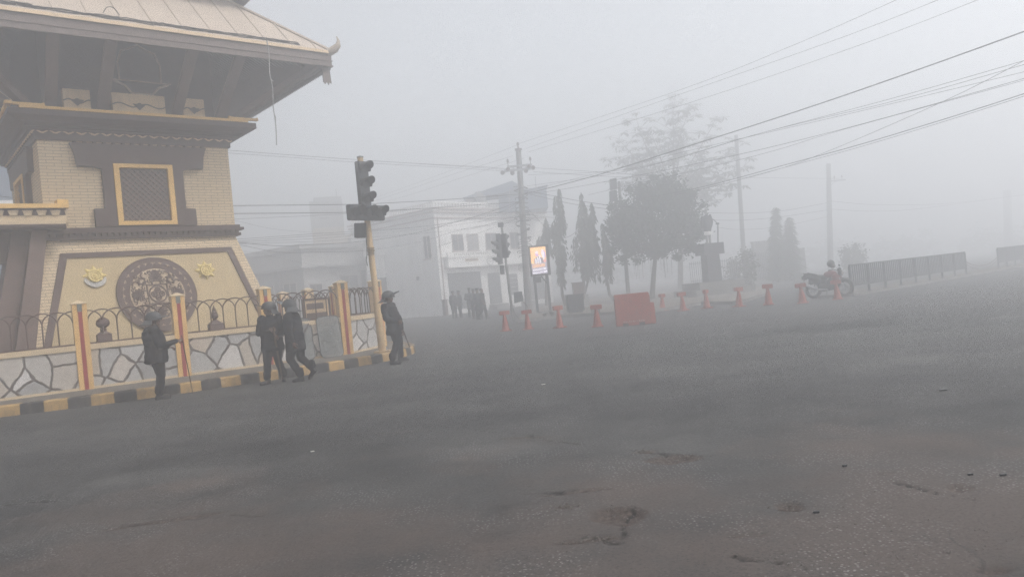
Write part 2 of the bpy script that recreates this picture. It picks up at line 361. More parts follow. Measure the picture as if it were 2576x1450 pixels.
STAINS = [hole(x, y, w, h, a, k) for (x, y, w, h, a, k) in (
    (2075, 824, 420, 24, .0, -.5), (2180, 806, 200, 12, .0, -.35), (1560, 846, 190, 11, .0, -.42), (1480, 849, 120, 7, 0, -.3), (1330, 918, 460, 20, 0, -.22), (900, 1010, 620, 30, .1, -.2), (1500, 985, 520, 34, 0, -.12),
    (2525, 797, 130, 8, 0, .55), (2300, 905, 320, 26, 0, .12), (1750, 930, 420, 26, 0, .14), (2100, 1010, 520, 60, 0, -.16), (1680, 1120, 420, 60, 0, .14), (700, 1130, 520, 60, 0, -.16), (420, 1200, 420, 70, 0, .1), (1240, 1140, 320, 40, 0, .12), (2330, 1130, 360, 60, 0, -.14),
    (2270, 745, 70, 4, 0, -.5), (1437, 800, 10, 2, 0, -.3), (1180, 885, 240, 9, 0, .14), (2480, 880, 180, 14, 0, -.25), (1950, 870, 300, 10, 0, -.25))]
def stain(x, y):
    v = 0
    for (cx, cy, rx, ry, ang, k) in STAINS:
        dx, dy = x - cx, y - cy
        if abs(dx) > rx * 2 or abs(dy) > max(ry, .4) * 3: continue
        r = math.hypot(dx / rx, dy / max(ry, .25)) + .5 * noise.noise(Vector((x * 1.1 + cx, y * 1.1, 5))) + .3 * noise.noise(Vector((x * 3.3, y * 3.3, cy)))
        if r < 1.1: t = min(1, (1.1 - r) * 1.8); v += k * t * t * (3 - 2 * t)
    return max(-1, min(1, v * 1.5))
CRACKS = [[gnd(*p) for p in L] for L in (
    [(310, 1316), (380, 1311), (445, 1308), (500, 1302), (560, 1299), (640, 1296), (700, 1290)], [(1120, 1068), (1200, 1078), (1260, 1086), (1330, 1092), (1400, 1108), (1470, 1117)], [(1325, 1240), (1400, 1234), (1470, 1231), (1535, 1227)],
    [(1580, 1130), (1640, 1138), (1700, 1147), (1765, 1150)], [(1390, 1356), (1450, 1352), (1500, 1354), (1562, 1360)], [(1560, 1350), (1575, 1300), (1592, 1272)], [(1180, 1028), (1270, 1020), (1360, 1012), (1460, 1000)], [(1860, 1400), (1980, 1420), (2080, 1445)], [(2240, 1210), (2330, 1232), (2440, 1252)], [(0, 1270), (80, 1262), (170, 1255)])]
def crack(x, y):
    v = 0; wx = x + .05 * noise.noise(Vector((x * 5, y * 5, 2))) + .02 * noise.noise(Vector((x * 17, y * 17, 4))); wy = y + .07 * noise.noise(Vector((x * 5, y * 5, 8))) + .03 * noise.noise(Vector((x * 17, y * 17, 6)))
    for L in CRACKS:
        for a, b in zip(L, L[1:]):
            if not (min(a.x, b.x) - .15 < x < max(a.x, b.x) + .15 and min(a.y, b.y) - .2 < y < max(a.y, b.y) + .2): continue
            ex, ey = b.x - a.x, b.y - a.y; t = max(0, min(1, ((wx - a.x) * ex + (wy - a.y) * ey) / (ex * ex + ey * ey))); d = math.hypot(wx - a.x - ex * t, wy - a.y - ey * t)
            w = .013 + .020 * noise.noise(Vector((x * 2.3, y * 2.3, 1)))
            if d < w: v = max(v, 1 - d / w)
    return v
def build_ground():
    def axis(lo, a, b, hi, fine, n):
        out = [a + i * fine for i in range(int((b - a) / fine) + 1)]
        g = []; st = fine; p = a
        while p > lo: st *= 1.5; p = max(lo, p - st); g.append(p)
        h = []; st = fine; p = out[-1]
        while p < hi: st *= 1.5; p = min(hi, p + st); h.append(p)
        return [v for i, v in enumerate(g[::-1])] + out + h
    def steps(lst):
        out = []
        for a, b, st in lst:
            n = max(1, round((b - a) / st)); out += [a + (b - a) * i / n for i in range(n)]
        return out + [lst[-1][1]]
    xs = steps([(-240, -60, 20), (-60, -16, 4), (-16, -5, .3), (-5, 5.6, .032), (5.6, 30, .3), (30, 60, 4), (60, 240, 20)])
    ys = steps([(-60, 0, 6), (0, 3.6, .4), (3.6, 7.6, .026), (7.6, 10.2, .04), (10.2, 16, .12), (16, 36, .22), (36, 60, 2), (60, 240, 20)])
    nx, ny = len(xs), len(ys); vs = []; dirt = []; wear = []; crk = []
    for y in ys:
        for x in xs:
            d = pothole(x, y) if -5.2 < x < 6 and 3.5 < y < 10.5 else 0
            z = -d + (noise.noise(Vector((x * 9, y * 9, 3))) * .5 + .2) * d * .7 if d else 0
            near = -6 < x < 7 and 3 < y < 11
            if near: z += .0045 * noise.noise(Vector((x * .8, y * .8, 0))) + .0025 * noise.noise(Vector((x * 7, y * 7, 9)))
            ck = crack(x, y) if -5.1 < x < 5.8 and 3.5 < y < 10.3 else 0
            z -= .022 * ck
            vs.append((x, y, min(z, .004))); dirt.append(min(1, d * 70)); crk.append(ck); wear.append(.5 + .5 * stain(x, y) if -16 < x < 32 and 3 < y < 40 else .5)
    fs = [(j * nx + i, j * nx + i + 1, (j + 1) * nx + i + 1, (j + 1) * nx + i) for j in range(ny - 1) for i in range(nx - 1)]
    me = bpy.data.meshes.new('road'); me.from_pydata(vs, [], fs); me.materials.append(M['road'])
    for nm, arr in (('dirt', dirt), ('wear', wear), ('crack', crk)): a = me.attributes.new(nm, 'FLOAT', 'POINT'); a.data.foreach_set('value', arr)
    for p in me.polygons: p.use_smooth = True
    o = bpy.data.objects.new('road', me); COL.objects.link(o); tag(o, kind='structure')
build_ground()

def catmull(pts, n=8):
    pts = [Vector(p) for p in pts]; P = [pts[0] * 2 - pts[1]] + pts + [pts[-1] * 2 - pts[-2]]; out = []
    for i in range(1, len(P) - 2):
        for k in range(n):
            t = k / n; a, b, c, d = P[i - 1:i + 3]
            out.append(.5 * ((2 * b) + (c - a) * t + (2 * a - 5 * b + 4 * c - d) * t * t + (3 * b - a - 3 * c + d) * t ** 3))
    return out + [pts[-1]]
KERB = catmull([(-20, 12.3, 0), (-14.5, 13.7, 0), (-10.25, 15.05, 0), (-8.05, 15.85, 0), (-6.0, 17.2, 0), (-4.6, 18.25, 0), (-3.55, 19.45, 0), (-3.02, 20.7, 0), (-2.95, 22.2, 0), (-3.6, 24.2, 0), (-5.6, 27.2, 0), (-9, 30.5, 0), (-20, 40, 0)], 24)
def resample(pts, step):
    out = [pts[0]]; acc = 0
    for a, b in zip(pts, pts[1:]):
        d = (b - a).length
        while acc + d >= step:
            t = (step - acc) / d; a = a.lerp(b, t); out.append(a); d = (b - a).length; acc = 0
        acc += d
    return out
def build_kerb():
    pts = resample(KERB, .105); mb = MB(); mb2 = MB()
    inner = []
    prof = [(0, -.02), (0.012, .19), (.04, .215), (.26, .215), (.26, -.02)]
    rows = []
    for i, p in enumerate(pts):
        t = (pts[min(i + 1, len(pts) - 1)] - pts[max(i - 1, 0)]).normalized(); n = Vector((-t.y, t.x, 0))
        wob = .012 * noise.noise(Vector((i * .15, 0, 0)))
        rows.append([p + n * (d + wob) + Vector((0, 0, h)) for d, h in prof]); inner.append(p + n * .258)
    k = len(prof)
    for i in range(len(rows) - 1):
        mb.m = 0 if (i // 4) % 2 == 0 else 1
        mb.add(rows[i] + rows[i + 1], [(j, j + k, j + k + 1, j + 1) for j in range(k - 1)])
    obj('kerb', mb, [M['kerby'], M['kerbk']], smooth=False)['kind'] = 'structure'
    poly = [(p.x, p.y, .205) for p in inner] + [(-40, 40, .205), (-40, 12, .205)]
    mb2.add(poly, [tuple(range(len(poly)))])
    me = obj('pavement', mb2, M['pave'])
    me['kind'] = 'structure'
build_kerb()
def island(name, pts, h, m=None, kerbm=None):
    mb = MB(); n = len(pts)
    vs = [(x, y, -.05) for x, y in pts] + [(x, y, h) for x, y in pts]
    mb.add(vs, [tuple(range(n, 2 * n))]); mb.m = 1; mb.add(vs, [(i, (i + 1) % n, (i + 1) % n + n, i + n) for i in range(n)])
    o = obj(name, mb, [m or M['pave'], kerbm or M['concrete']]); o['kind'] = 'structure'
ip = [gnd(x, y) for x, y in ((1300, 812), (1400, 800), (1520, 792), (1648, 785), (1764, 766), (1860, 764))]
island('island_pavement', [(p.x, p.y) for p in ip] + [(13, 39), (17, 52), (9, 62), (3.5, 60), (1.0, 50)], .13)

# ------------------------------------------------------------------ gate tower
TW = thing('gate_tower', 'cream brick gateway tower with tiered tan roof, timber lattice window and round carved medallion', 'tower', (-8.9, 19.8, 0), rad(40))
CA, CB = -.13, 2.92          # plan centre
def sq(h, z): return (CA - h, CA + h, CB - h, CB + h, z)
mb = MB(); mb.frus(sq(2.3 + 1.05, .0), sq(2.3, 3.78)); obj('base_wall', mb, M['brick'], TW)
K = .28                      # batter
def bf(z): return .62 - (3.78 - z) * K       # front plane of the base
# sloped front features are drawn flat in (a, z) then leaned onto the battered face
def lean(mb, off):
    for p in mb.v: p.y += bf(p.z) - off
    return mb
mb = MB(); mb.prism([(-2.07, 3.33), (1.85, 3.33), (2.70, .35), (-2.92, .35)], -.012, .04); obj('panel', lean(mb, 0), M['cream'], TW)
mb = MB(); mb.prism([(-2.20, 3.46), (1.98, 3.46), (1.85, 3.33), (-2.07, 3.33)], -.05, .03); mb.prism([(-2.20, 3.46), (-2.07, 3.33), (-2.92, .35), (-3.07, .35)], -.05, .03)
mb.prism([(1.98, 3.46), (2.85, .35), (2.70, .35), (1.85, 3.33)], -.05, .03); mb.prism([(-2.78, .82), (2.56, .82), (2.60, .70), (-2.82, .70)], -.05, .03)
obj('panel_border', lean(mb, 0), M['brownpaint'], TW)
def medallion():
    cx, cz = -.15, 2.29
    mb = MB()
    mb.disc(cx, cz, .97, -.07, 0, 56)
    o = obj('medallion', lean(mb, .012), M['brownpaint'], TW)
    t = MB()                                     # tan ground and dashes
    t.disc(cx, cz, .665, -.078, -.06, 48)
    for i in range(28):
        w = 2 * PI * i / 28; c, s = math.cos(w), math.sin(w)
        for (r, hw, hh) in (((.82), .05, .008), (.80, .012, .022)):
            Mx = Matrix.Translation((cx + r * c, 0, cz + r * s)) @ Matrix.Rotation(-w + PI / 2, 4, 'Y')
            t.box(-hw, hw, -.08, -.06, -hh, hh, Mx)
    obj('medallion_ground', lean(t, .012), mat('tan medallion ground', (.40, .31, .215), var=.12), o)
    r = MB(); y0, y1 = -.105, -.07
    def bar(x, z, hw, hh, ang=0):
        r.box(-hw, hw, y0, y1, -hh, hh, Matrix.Translation((cx + x, 0, cz + z)) @ Matrix.Rotation(ang, 4, 'Y'))
    def arc(x, z, rr, a0, a1, w, n=10):
        o_ = [(cx + x + (rr) * math.cos(a0 + (a1 - a0) * i / n), cz + z + rr * math.sin(a0 + (a1 - a0) * i / n)) for i in range(n + 1)]
        q = [(cx + x + (rr - w) * math.cos(a0 + (a1 - a0) * i / n), cz + z + (rr - w) * math.sin(a0 + (a1 - a0) * i / n)) for i in range(n + 1)]
        for i in range(n): r.prism([o_[i], o_[i + 1], q[i + 1], q[i]], y0, y1)
    r.disc(cx, cz, .225, y0, y1, 32, r0=.195)
    for k in range(4):
        w = k * PI / 2; c, s = math.cos(w), math.sin(w)
        r.disc(cx + .095 * c, cz + .095 * s, .075, y0, y1, 20, r0=.05); r.disc(cx + .095 * c, cz + .095 * s, .035, y0, y1, 14)
        R_ = lambda x, z: (x * c - z * s, x * s + z * c)
        def rb(x, z, hw, hh):
            X, Z = R_(x, z)
            if k % 2: hw, hh = hh, hw
            bar(X, Z, hw, hh)
        rb(.245, 0, .014, .25)                                   # square frame
        rb(.30, .10, .05, .014); rb(.30, -.10, .05, .014); rb(.345, .06, .014, .05); rb(.345, -.06, .014, .05); rb(.39, 0, .016, .15)
        for (d, hw) in ((.44, .17), (.475, .13), (.515, .15), (.55, .10), (.585, .11), (.615, .05)): rb(d, 0, .016, hw)   # pagoda tiers
        rb(.50, 0, .10, .06)
        dx, dz = R_(.36, .36)
        arc(dx, dz, .085, w, w + 4.4, .03); arc(dx * .82, dz * .82, .05, w + 2, w + 6.5, .02)
        for sg in (1, -1):
            ex, ez = R_(.50, .27 * sg)
            arc(ex, ez, .095, w + .3, w + 3.4 * sg, .035); ex, ez = R_(.38, .24 * sg); arc(ex, ez, .05, w, w + 5 * sg, .018)
            ex, ez = R_(.29, .30 * sg); bar(ex, ez, .07, .012, .6 * sg + w)
            for (px_, pz_, rr_, ww_) in ((.44, .36, .05, .022), (.56, .20, .045, .02), (.33, .17, .04, .016), (.60, .33 * .4, .03, .014), (.47, .46, .04, .018)):
                ex, ez = R_(px_, pz_ * sg); arc(ex, ez, rr_, w + sg, w + sg + 4.8, ww_, 8)
    obj('medallion_relief', lean(r, .012), M['brownpaint'], o)
medallion()
def emblem(cx, cz, silver):
    mb = MB(); n = 16; pts = []
    for i in range(n):
        w = 2 * PI * i / n + PI / 2; rr = .27 if i % 2 == 0 else .165
        pts.append((cx + rr * 1.08 * math.cos(w), cz + rr * math.sin(w)))
    mb.add([(x, -.012, z) for x, z in pts] + [(cx, -.09, cz)], [(i, (i + 1) % n, n) for i in range(n)]); mb.add([(x, 0, z) for x, z in pts] + [(x, -.012, z) for x, z in pts], [(i, (i + 1) % n, (i + 1) % n + n, i + n) for i in range(n)]); mb.disc(cx, cz, .155, -.10, 0, 28, r0=.125); mb.disc(cx, cz, .125, -.075, 0, 28); mb.disc(cx, cz, .095, -.095, 0, 24, r0=.075)
    mb.box(cx - .03, cx + .03, -.095, 0, cz - .02, cz + .03); mb.box(cx - .035, cx + .035, -.095, 0, cz - .055, cz - .04)
    o = obj('emblem', lean(mb, .012), M['gold'], TW)
    if silver:
        m2 = MB(); k = 14
        out = [(cx + .27 * math.cos(a), cz - .02 + .27 * math.sin(a)) for a in [PI + .35 + (PI - .7) * i / k for i in range(k + 1)]]
        inn = [(cx + .23 * math.cos(a), cz + .03 + .20 * math.sin(a)) for a in [PI + .35 + (PI - .7) * i / k for i in range(k + 1)]]
        for i in range(k): m2.prism([out[i], out[i + 1], inn[i + 1], inn[i]], -.05, -.005)
        obj('crescent', lean(m2, .012), M['silver'], o); o['label'] = 'gold sun emblem resting in a silver crescent'
    else: o['label'] = 'gold eight pointed star emblem'
emblem(-1.53, 2.86, True); emblem(1.17, 2.84, False)
# cornice between base and shaft
mb = MB()
for h, z0, z1 in ((2.43, 3.78, 3.86), (2.37, 3.86, 3.93), (2.5, 3.93, 4.0), (2.42, 4.0, 4.08)):
    q = sq(h, 0); mb.box(q[0], q[1], q[2], q[3], z0, z1)
for i in range(34):
    a = CA - 2.4 + i * .142; mb.box(a, a + .07, CB - 2.47, CB - 2.38, 3.86, 3.93)
obj('lower_cornice', mb, M['wood'], TW)
mb = MB(); q = sq(2.32, 0); mb.box(q[0], q[1], q[2], q[3], 4.08, 6.3); obj('shaft_wall', mb, M['brick'], TW)
mb = MB(); q = sq(2.1, 0); mb.box(q[0], q[1], q[2], q[3], 6.3, 9.9); obj('upper_wall', mb, M['wood'], TW)
# lattice window, front face (b = .6) and its twin on the side facing the gate
def window(Mx):
    c = -.12; mb = MB(); y0, y1 = .46, .62
    L = [(-.73, 5.70), (-.73, 5.56), (-.98, 5.56), (-1.2, 5.62), (-1.53, 5.62), (-1.57, 5.95), (-1.66, 6.2)]
    pts = [(c + x, z) for x, z in L] + [(c - x, z) for x, z in reversed(L)]
    mb.prism(pts, y0, y1, M=Mx)
    for i in range(15): a = c - 1.58 + i * .222; mb.box(a, a + .07, y0 - .03, y1, 6.2, 6.235, Mx)
    for s in (-1, 1):
        x0, x1 = sorted((c + s * .73, c + s * .985)); mb.box(x0, x1, y0, y1, 4.55, 5.56, Mx)
        x0, x1 = sorted((c + s * .73, c + s * 1.235)); mb.prism([(x0, 4.09), (x1, 4.09), (x1, 4.55 if s < 0 else 4.53), (x0, 4.55)], y0, y1, M=Mx)
    mb.box(c - .73, c + .73, y0, y1, 4.09, 4.115, Mx)
    o = obj('window', mb, M['wood'], TW)
    mb = MB(); f0, f1 = .43, .60
    mb.box(c - .72, c - .59, f0, f1, 4.115, 5.70, Mx); mb.box(c + .59, c + .72, f0, f1, 4.115, 5.70, Mx)
    mb.box(c - .59, c + .59, f0, f1, 5.60, 5.70, Mx); mb.box(c - .59, c + .59, f0, f1, 4.115, 4.22, Mx)
    obj('frame', mb, M['ochre_trim'], o)
    mb = MB(); mb.box(c - .6, c + .6, .572, .595, 4.2, 5.62, Mx); obj('pane', mb, M['glass'], o)
    mb = MB(); w, h = .59, .69; n = 12
    for s in (-1, 1):
        for i in range(-n, n + 1):
            k = i * .145; P = []
            for t in (-1.0, 1.0):
                pass
            # line x - s*z = k clipped to the opening
            cand = []
            for z in (-h, h):
                x = k + s * z
                if -w <= x <= w: cand.append((x, z))
            for x in (-w, w):
                z = (x - k) * s
                if -h < z < h: cand.append((x, z))
            if len(cand) >= 2:
                (xa, za), (xb, zb) = cand[0], cand[1]; d = Vector((xb - xa, 0, zb - za)); L_ = d.length
                if L_ < .05: continue
                ang = math.atan2(-(zb - za), xb - xa)
                Mm = Mx @ Matrix.Translation((c + (xa + xb) / 2, 0, 4.91 + (za + zb) / 2)) @ Matrix.Rotation(ang, 4, 'Y')
                mb.box(-L_ / 2, L_ / 2, .53 + .006 * s, .56 + .006 * s, -.021, .021, Mm)
    obj('lattice', mb, M['woodmid'], o)
window(Matrix.Identity(4))
RS = Matrix.Translation((CA, CB, 0)) @ Matrix.Rotation(-PI / 2, 4, 'Z') @ Matrix.Translation((-CA, -CB, 0))
window(RS)
# upper cornice: plain band, wavy moulding, flare, ledge
mb = MB(); q = sq(2.38, 0); mb.box(q[0], q[1], q[2], q[3], 6.26, 6.44)
mb.frus(sq(2.40, 6.44), sq(2.66, 6.62))
q = sq(2.95, 0); 
mb.frus(sq(2.80, 6.62), sq(2.97, 6.72)); mb.box(q[0], q[1], q[2], q[3], 6.72, 6.86)
for i in range(3): qq = sq(2.42 + .09 * i, 0); mb.box(qq[0], qq[1], qq[2], qq[3], 6.43 + .055 * i, 6.47 + .055 * i)
obj('upper_cornice', mb, M['wood'], TW)
mb = MB()
def wave(a0, a1, y, z):
    return [(a0 + (a1 - a0) * i / 160, y, z + .03 * math.sin(i / 160 * 2 * PI * 17)) for i in range(161)]
mb.tube(wave(CA - 2.42, CA + 2.42, CB - 2.42, 6.45), .022, 6)
mb.tube([RS @ Vector(p) for p in wave(CA - 2.42, CA + 2.42, CB - 2.42, 6.45)], .022, 6)
obj('wave_moulding', mb, M['paletrim'], TW)
mb = MB()
for Mx in (Matrix.Identity(4), RS):
    mb.box(CA - 2.72, CA + 2.72, CB - 2.99, CB - 2.9, 6.862, 6.93, Mx)
    for s in (-1, 1):
        a = CA + s * 2.6
        mb.prism([(a - .42, 6.93), (a + .42, 6.93), (a + .40, 7.01), (a + .33, 6.985), (a - .33, 6.985), (a - .40, 7.01)], CB - 2.98, CB - 2.86, M=Mx)
obj('ledge_trim', mb, M['ochre_trim'], TW)
# boards with scroll pattern between the struts
for x0, x1 in ((-1.72, -1.12), (-.62, .66), (1.12, 1.68)):
    mb = MB(); mb.box(CA + x0, CA + x1, .32, .5, 7.02, 7.50); o = obj('scroll_board', mb, M['paleochre'], TW)
    mb = MB(); n = 40; w = x1 - x0; pts = [(CA + x0 + w * i / n, .315, 7.2 + .045 * math.sin(i / n * PI * (4 if w > 1 else 2.6)) ) for i in range(n + 1)]
    mb.tube(pts, .016, 6); mb.disc(CA + (x0 + x1) / 2, 7.2, .07, .295, .322, 16)
    mb.prism([(CA + (x0 + x1) / 2 - .16, 7.24), (CA + (x0 + x1) / 2 + .16, 7.24), (CA + (x0 + x1) / 2, 7.08)], .30, .322)
    obj('scroll', mb, M['wood'], o)
# niche in the middle of the upper wall
mb = MB(); c = .1
arch = [(c - .52, .78, 7.98)] + [(c - .52 + .1 * i / 3, .78, 8.45 + .1 * i) for i in range(4)] + [(c - .22, .78, 8.83), (c, .78, 8.95), (c + .22, .78, 8.83)] + [(c + .52 - .1 * i / 3, .78, 8.45 + .1 * i) for i in range(3, -1, -1)] + [(c + .52, .78, 7.98)]
mb.tube(arch, .028, 6); mb.tube([(c - .68, .7, 7.93), (c - .42, .7, 7.82), (c - .25, .7, 7.62), (c + .25, .7, 7.62), (c + .42, .7, 7.82), (c + .68, .7, 7.93)], .035, 6); mb.tube([(c - .75, .7, 7.95), (c + .75, .7, 7.95)], .02, 6)
nb_ = MB(); nb_.prism([(c - .5, 7.98), (c - .42, 8.76), (c, 8.93), (c + .42, 8.76), (c + .5, 7.98)], .795, .83); nb_.prism([(c - .66, 7.93), (c - .42, 7.82), (c - .25, 7.62), (c + .25, 7.62), (c + .42, 7.82), (c + .66, 7.93)], .70, .83)
n_ = obj('niche', nb_, M['wood'], TW); obj('niche_frame', mb, M['woodpale'], n_)
# roof struts, one mesh each
def strut(p0, p1, w, th=.09):
    mb = MB(); p0, p1 = Vector(p0), Vector(p1); d = (p1 - p0).normalized(); s = Vector((0, 0, 1)).cross(d); s = s.normalized() if s.length > .01 else Vector((1, 0, 0)); n = s.cross(d)
    vs = [p + s * (a * w / 2) + n * (b * th / 2) for p in (p0, p1) for a, b in ((-1, -1), (1, -1), (1, 1), (-1, 1))]
    mb.add(vs, [(3, 2, 1, 0), (4, 5, 6, 7), (0, 1, 5, 4), (1, 2, 6, 5), (2, 3, 7, 6), (3, 0, 4, 7)])
    o = obj('strut', mb, M['woodmid'], TW); e = MB()
    for k in (-1, 1):
        vs = [p + s * (k * w * .42 + a * .02) + n * (b * .012 - th / 2) for p in (p0, p1) for a, b in ((-1, -1), (1, -1), (1, 1), (-1, 1))]
        e.add(vs, [(3, 2, 1, 0), (4, 5, 6, 7), (0, 1, 5, 4), (1, 2, 6, 5), (2, 3, 7, 6), (3, 0, 4, 7)])
    for k in range(5): c = p0.lerp(p1, .18 + .16 * k); e.add([c + s * (a * w * .3) + d * (b * .05) - n * (th / 2 + .02 * z) for z in (0, 1) for a, b in ((-1, 0), (0, -1), (1, 0), (0, 1))], [(4, 5, 6, 7), (0, 1, 5, 4), (1, 2, 6, 5), (2, 3, 7, 6), (3, 0, 4, 7)])
    obj('carving', e, M['paletrim'] if w > .25 else M['woodmid'], o)
    return o
for Mx in (Matrix.Identity(4), RS):
    for a in (-2.0, -.86, .92, 2.07):
        strut(Mx @ Vector((CA + a, .42, 6.95)), Mx @ Vector((CA + a * 1.06, -1.45, 8.42)), .26)
for sx, sy in ((-1, -1), (1, -1), (-1, 1)):
    strut((CA + sx * 2.4, CB + sy * 2.4, 6.95), (CA + sx * 4.35, CB + sy * 4.35, 8.32), .2, .16)
# main roof
RH = 4.6
mb = MB(); mb.slopes(sq(4.5, 8.2), sq(2.09, 9.75)); obj('soffit', mb, M['soffit'], TW)
raf = MB()
for Mx in (Matrix.Identity(4), RS, RS.inverted()):
    for i in range(64):
        a = CA - 4.42 + i * .14
        inner = max(2.09, abs(a - CA))
        z0, z1 = 8.27, 8.2 + (4.5 - inner) / 2.41 * 1.55 - .03
        raf.add([Mx @ Vector(p) for p in ((a, CB - 4.55, z0 - .08), (a + .07, CB - 4.55, z0 - .08), (a + .07, CB - 4.55, z0), (a, CB - 4.55, z0), (a, CB - inner, z1 - .08), (a + .07, CB - inner, z1 - .08), (a + .07, CB - inner, z1 + .02), (a, CB - inner, z1 + .02))],
                [(3, 2, 1, 0), (4, 5, 6, 7), (0, 1, 5, 4), (1, 2, 6, 5), (2, 3, 7, 6), (3, 0, 4, 7)])
obj('rafters', raf, M['soffit'], TW)
mb = MB()
for Mx in (Matrix.Identity(4), RS, RS.inverted(), RS @ RS):
    mb.box(CA - RH, CA + RH - .06, CB - RH, CB - RH + .06, 8.16, 8.52, Mx)
    mb.box(CA - RH - .02, CA + RH - .06, CB - RH - .025, CB - RH, 8.16, 8.2, Mx); mb.box(CA - RH - .02, CA + RH - .06, CB - RH - .02, CB - RH, 8.31, 8.335, Mx)
obj('fascia', mb, M['rooffascia'], TW)
for Mx in (RS, RS.inverted()):
    mb = MB()
    for i in range(88): a = CA - RH + .06 + i * .104; mb.prism([(a, 8.162), (a + .1, 8.162), (a + .05, 8.09)], CB - RH + .005, CB - RH + .035, M=Mx)
    obj('eave_fringe', mb, M['rooffascia'], TW)
mb = MB()
for Mx in (Matrix.Identity(4), RS, RS.inverted(), RS @ RS): mb.box(CA - RH - .05, CA + RH - .05, CB - RH - .05, CB - RH + .05, 8.52, 8.6, Mx)
obj('eave_trim', mb, M['paletrim'], TW)
mb = MB(); mb.slopes(sq(RH + .02, 8.585), sq(1.9, 10.98)); o = obj('roof', mb, M['roofsheet'], TW)
rb = MB(); sl = (10.98 - 8.585) / (RH + .02 - 1.9)
for Mx in (Matrix.Identity(4), RS, RS.inverted()):
    for i in range(-6, 7):
        a = i * .7; top = max(1.9, abs(a) + .02)
        p0 = Vector((CA + a, CB - RH, 8.6)); p1 = Vector((CA + a, CB - top, 8.585 + (RH + .02 - top) * sl + .012))
        rb.tube([Mx @ p0, Mx @ p1], .022, 5)
obj('roof_rib', rb, M['roofsheet'], o)
for sx, sy in ((-1, -1), (1, -1), (-1, 1), (1, 1)):
    hp = MB(); hp.tube([(CA + sx * (RH), CB + sy * RH, 8.62), (CA + sx * 1.9, CB + sy * 1.9, 11.0)], .05, 6)
    obj('hip_ridge', hp, M['roofsheet'], o)
mb = MB(); q = sq(1.9, 0); mb.box(q[0], q[1], q[2], q[3], 10.9, 12.1); obj('top_wall', mb, M['wood'], TW)
mb = MB(); mb.frus(sq(3.5, 10.74), sq(1.9, 11.6)); q = sq(3.52, 0); mb.box(q[0], q[1], q[2], q[3], 10.74, 10.95); obj('top_eave', mb, M['roofsheet'], TW)
mb = MB(); mb.frus(sq(3.58, 10.96), sq(.35, 13.6)); obj('top_roof', mb, M['roofsheet'], TW)
mb = MB(); mb.lathe([(.34, 0), (.36, .12), (.2, .25), (.3, .5), (.22, .7), (.08, .85), (.05, 1.1), (.0, 1.25)], (CA, CB, 13.58), 16); obj('roof_finial', mb, M['gold'], TW, smooth=True)
# upturned horns and hanging boards at the eave corners
for sx, sy in ((1, -1), (-1, -1)):
    mb = MB(); d = Vector((sx, sy, 0)).normalized(); p = Vector((CA + sx * (RH - .25), CB + sy * (RH - .25), 8.56))
    mb.tube([p, p + d * .28 + Vector((0, 0, .0)), p + d * .48 + Vector((0, 0, .09)), p + d * .58 + Vector((0, 0, .18)), p + d * .60 + Vector((0, 0, .31)), p + d * .56 + Vector((0, 0, .43))], [.08, .11, .11, .08, .04, .01], 10)
    obj('corner_horn', mb, M['roofsheet'], TW, smooth=True)
    mb = MB(); pts = [(-.1, 0), (.12, 0), (.14, -.42), (.09, -.36), (.06, -.46), (.01, -.37), (-.04, -.44), (-.1, -.38)]
    a = CA + sx * (RH - .15); b = CB + sy * (RH - .12)
    mb.prism([(a + x, 8.14 + z) for x, z in pts], b - .02, b + .02); obj('eave_pendant', mb, M['rooffascia'], TW)

# rope hanging off the eave, and the old string of lamps dropped along the roof edge
TM = world_matrix(TW)
def tw(p): return TM @ Vector(p)
mb = MB()
mb.tube(catmull([tw((2.64, -1.66, 8.66)), tw((2.62, -1.74, 8.6)), tw((2.63, -1.75, 8.2)), tw((2.60, -1.75, 7.75)), tw((2.64, -1.75, 7.4)), tw((2.61, -1.75, 6.9)), tw((2.63, -1.75, 6.4)), tw((2.60, -1.75, 5.88))], 5), .013, 6)
mb.tube([tw((2.62, -1.75, 7.6)), tw((2.68, -1.75, 7.56))], .012, 5); mb.tube([tw((2.62, -1.75, 6.72)), tw((2.65, -1.75, 6.6)), tw((2.64, -1.75, 6.5))], .01, 5)
tag(obj('rope', mb, M['rope']), 'thin frayed rope hanging straight down from the front eave of the tower roof', 'rope')
mb = MB(); random.seed(3)
for s in range(5):
    pts = []; 
    for i in range(90):
        a = -4.4 + i * .09 if s < 4 else -4.4 + i * .02
        d = .08 + .035 * s + .045 * noise.noise(Vector((a * 2.2, s * 7, 0)))
        pts.append(tw((a, CB - RH + d, 8.60 + d * sl * 1.0 + .02 + .03 * abs(noise.noise(Vector((a * 5, s * 3, 1)))))))
    mb.tube(pts, .011, 5)
mb.tube(catmull([tw((-1.2, CB - RH + .2, 8.85)), tw((-1.1, CB - RH + .22, 9.0)), tw((-.95, CB - RH + .25, 9.02)), tw((-.85, CB - RH + .2, 8.85))], 6), .01, 5)
tag(obj('string_lights', mb, M['wire']), 'tangled dead string of lights lying along the front edge of the tower roof', 'string lights')

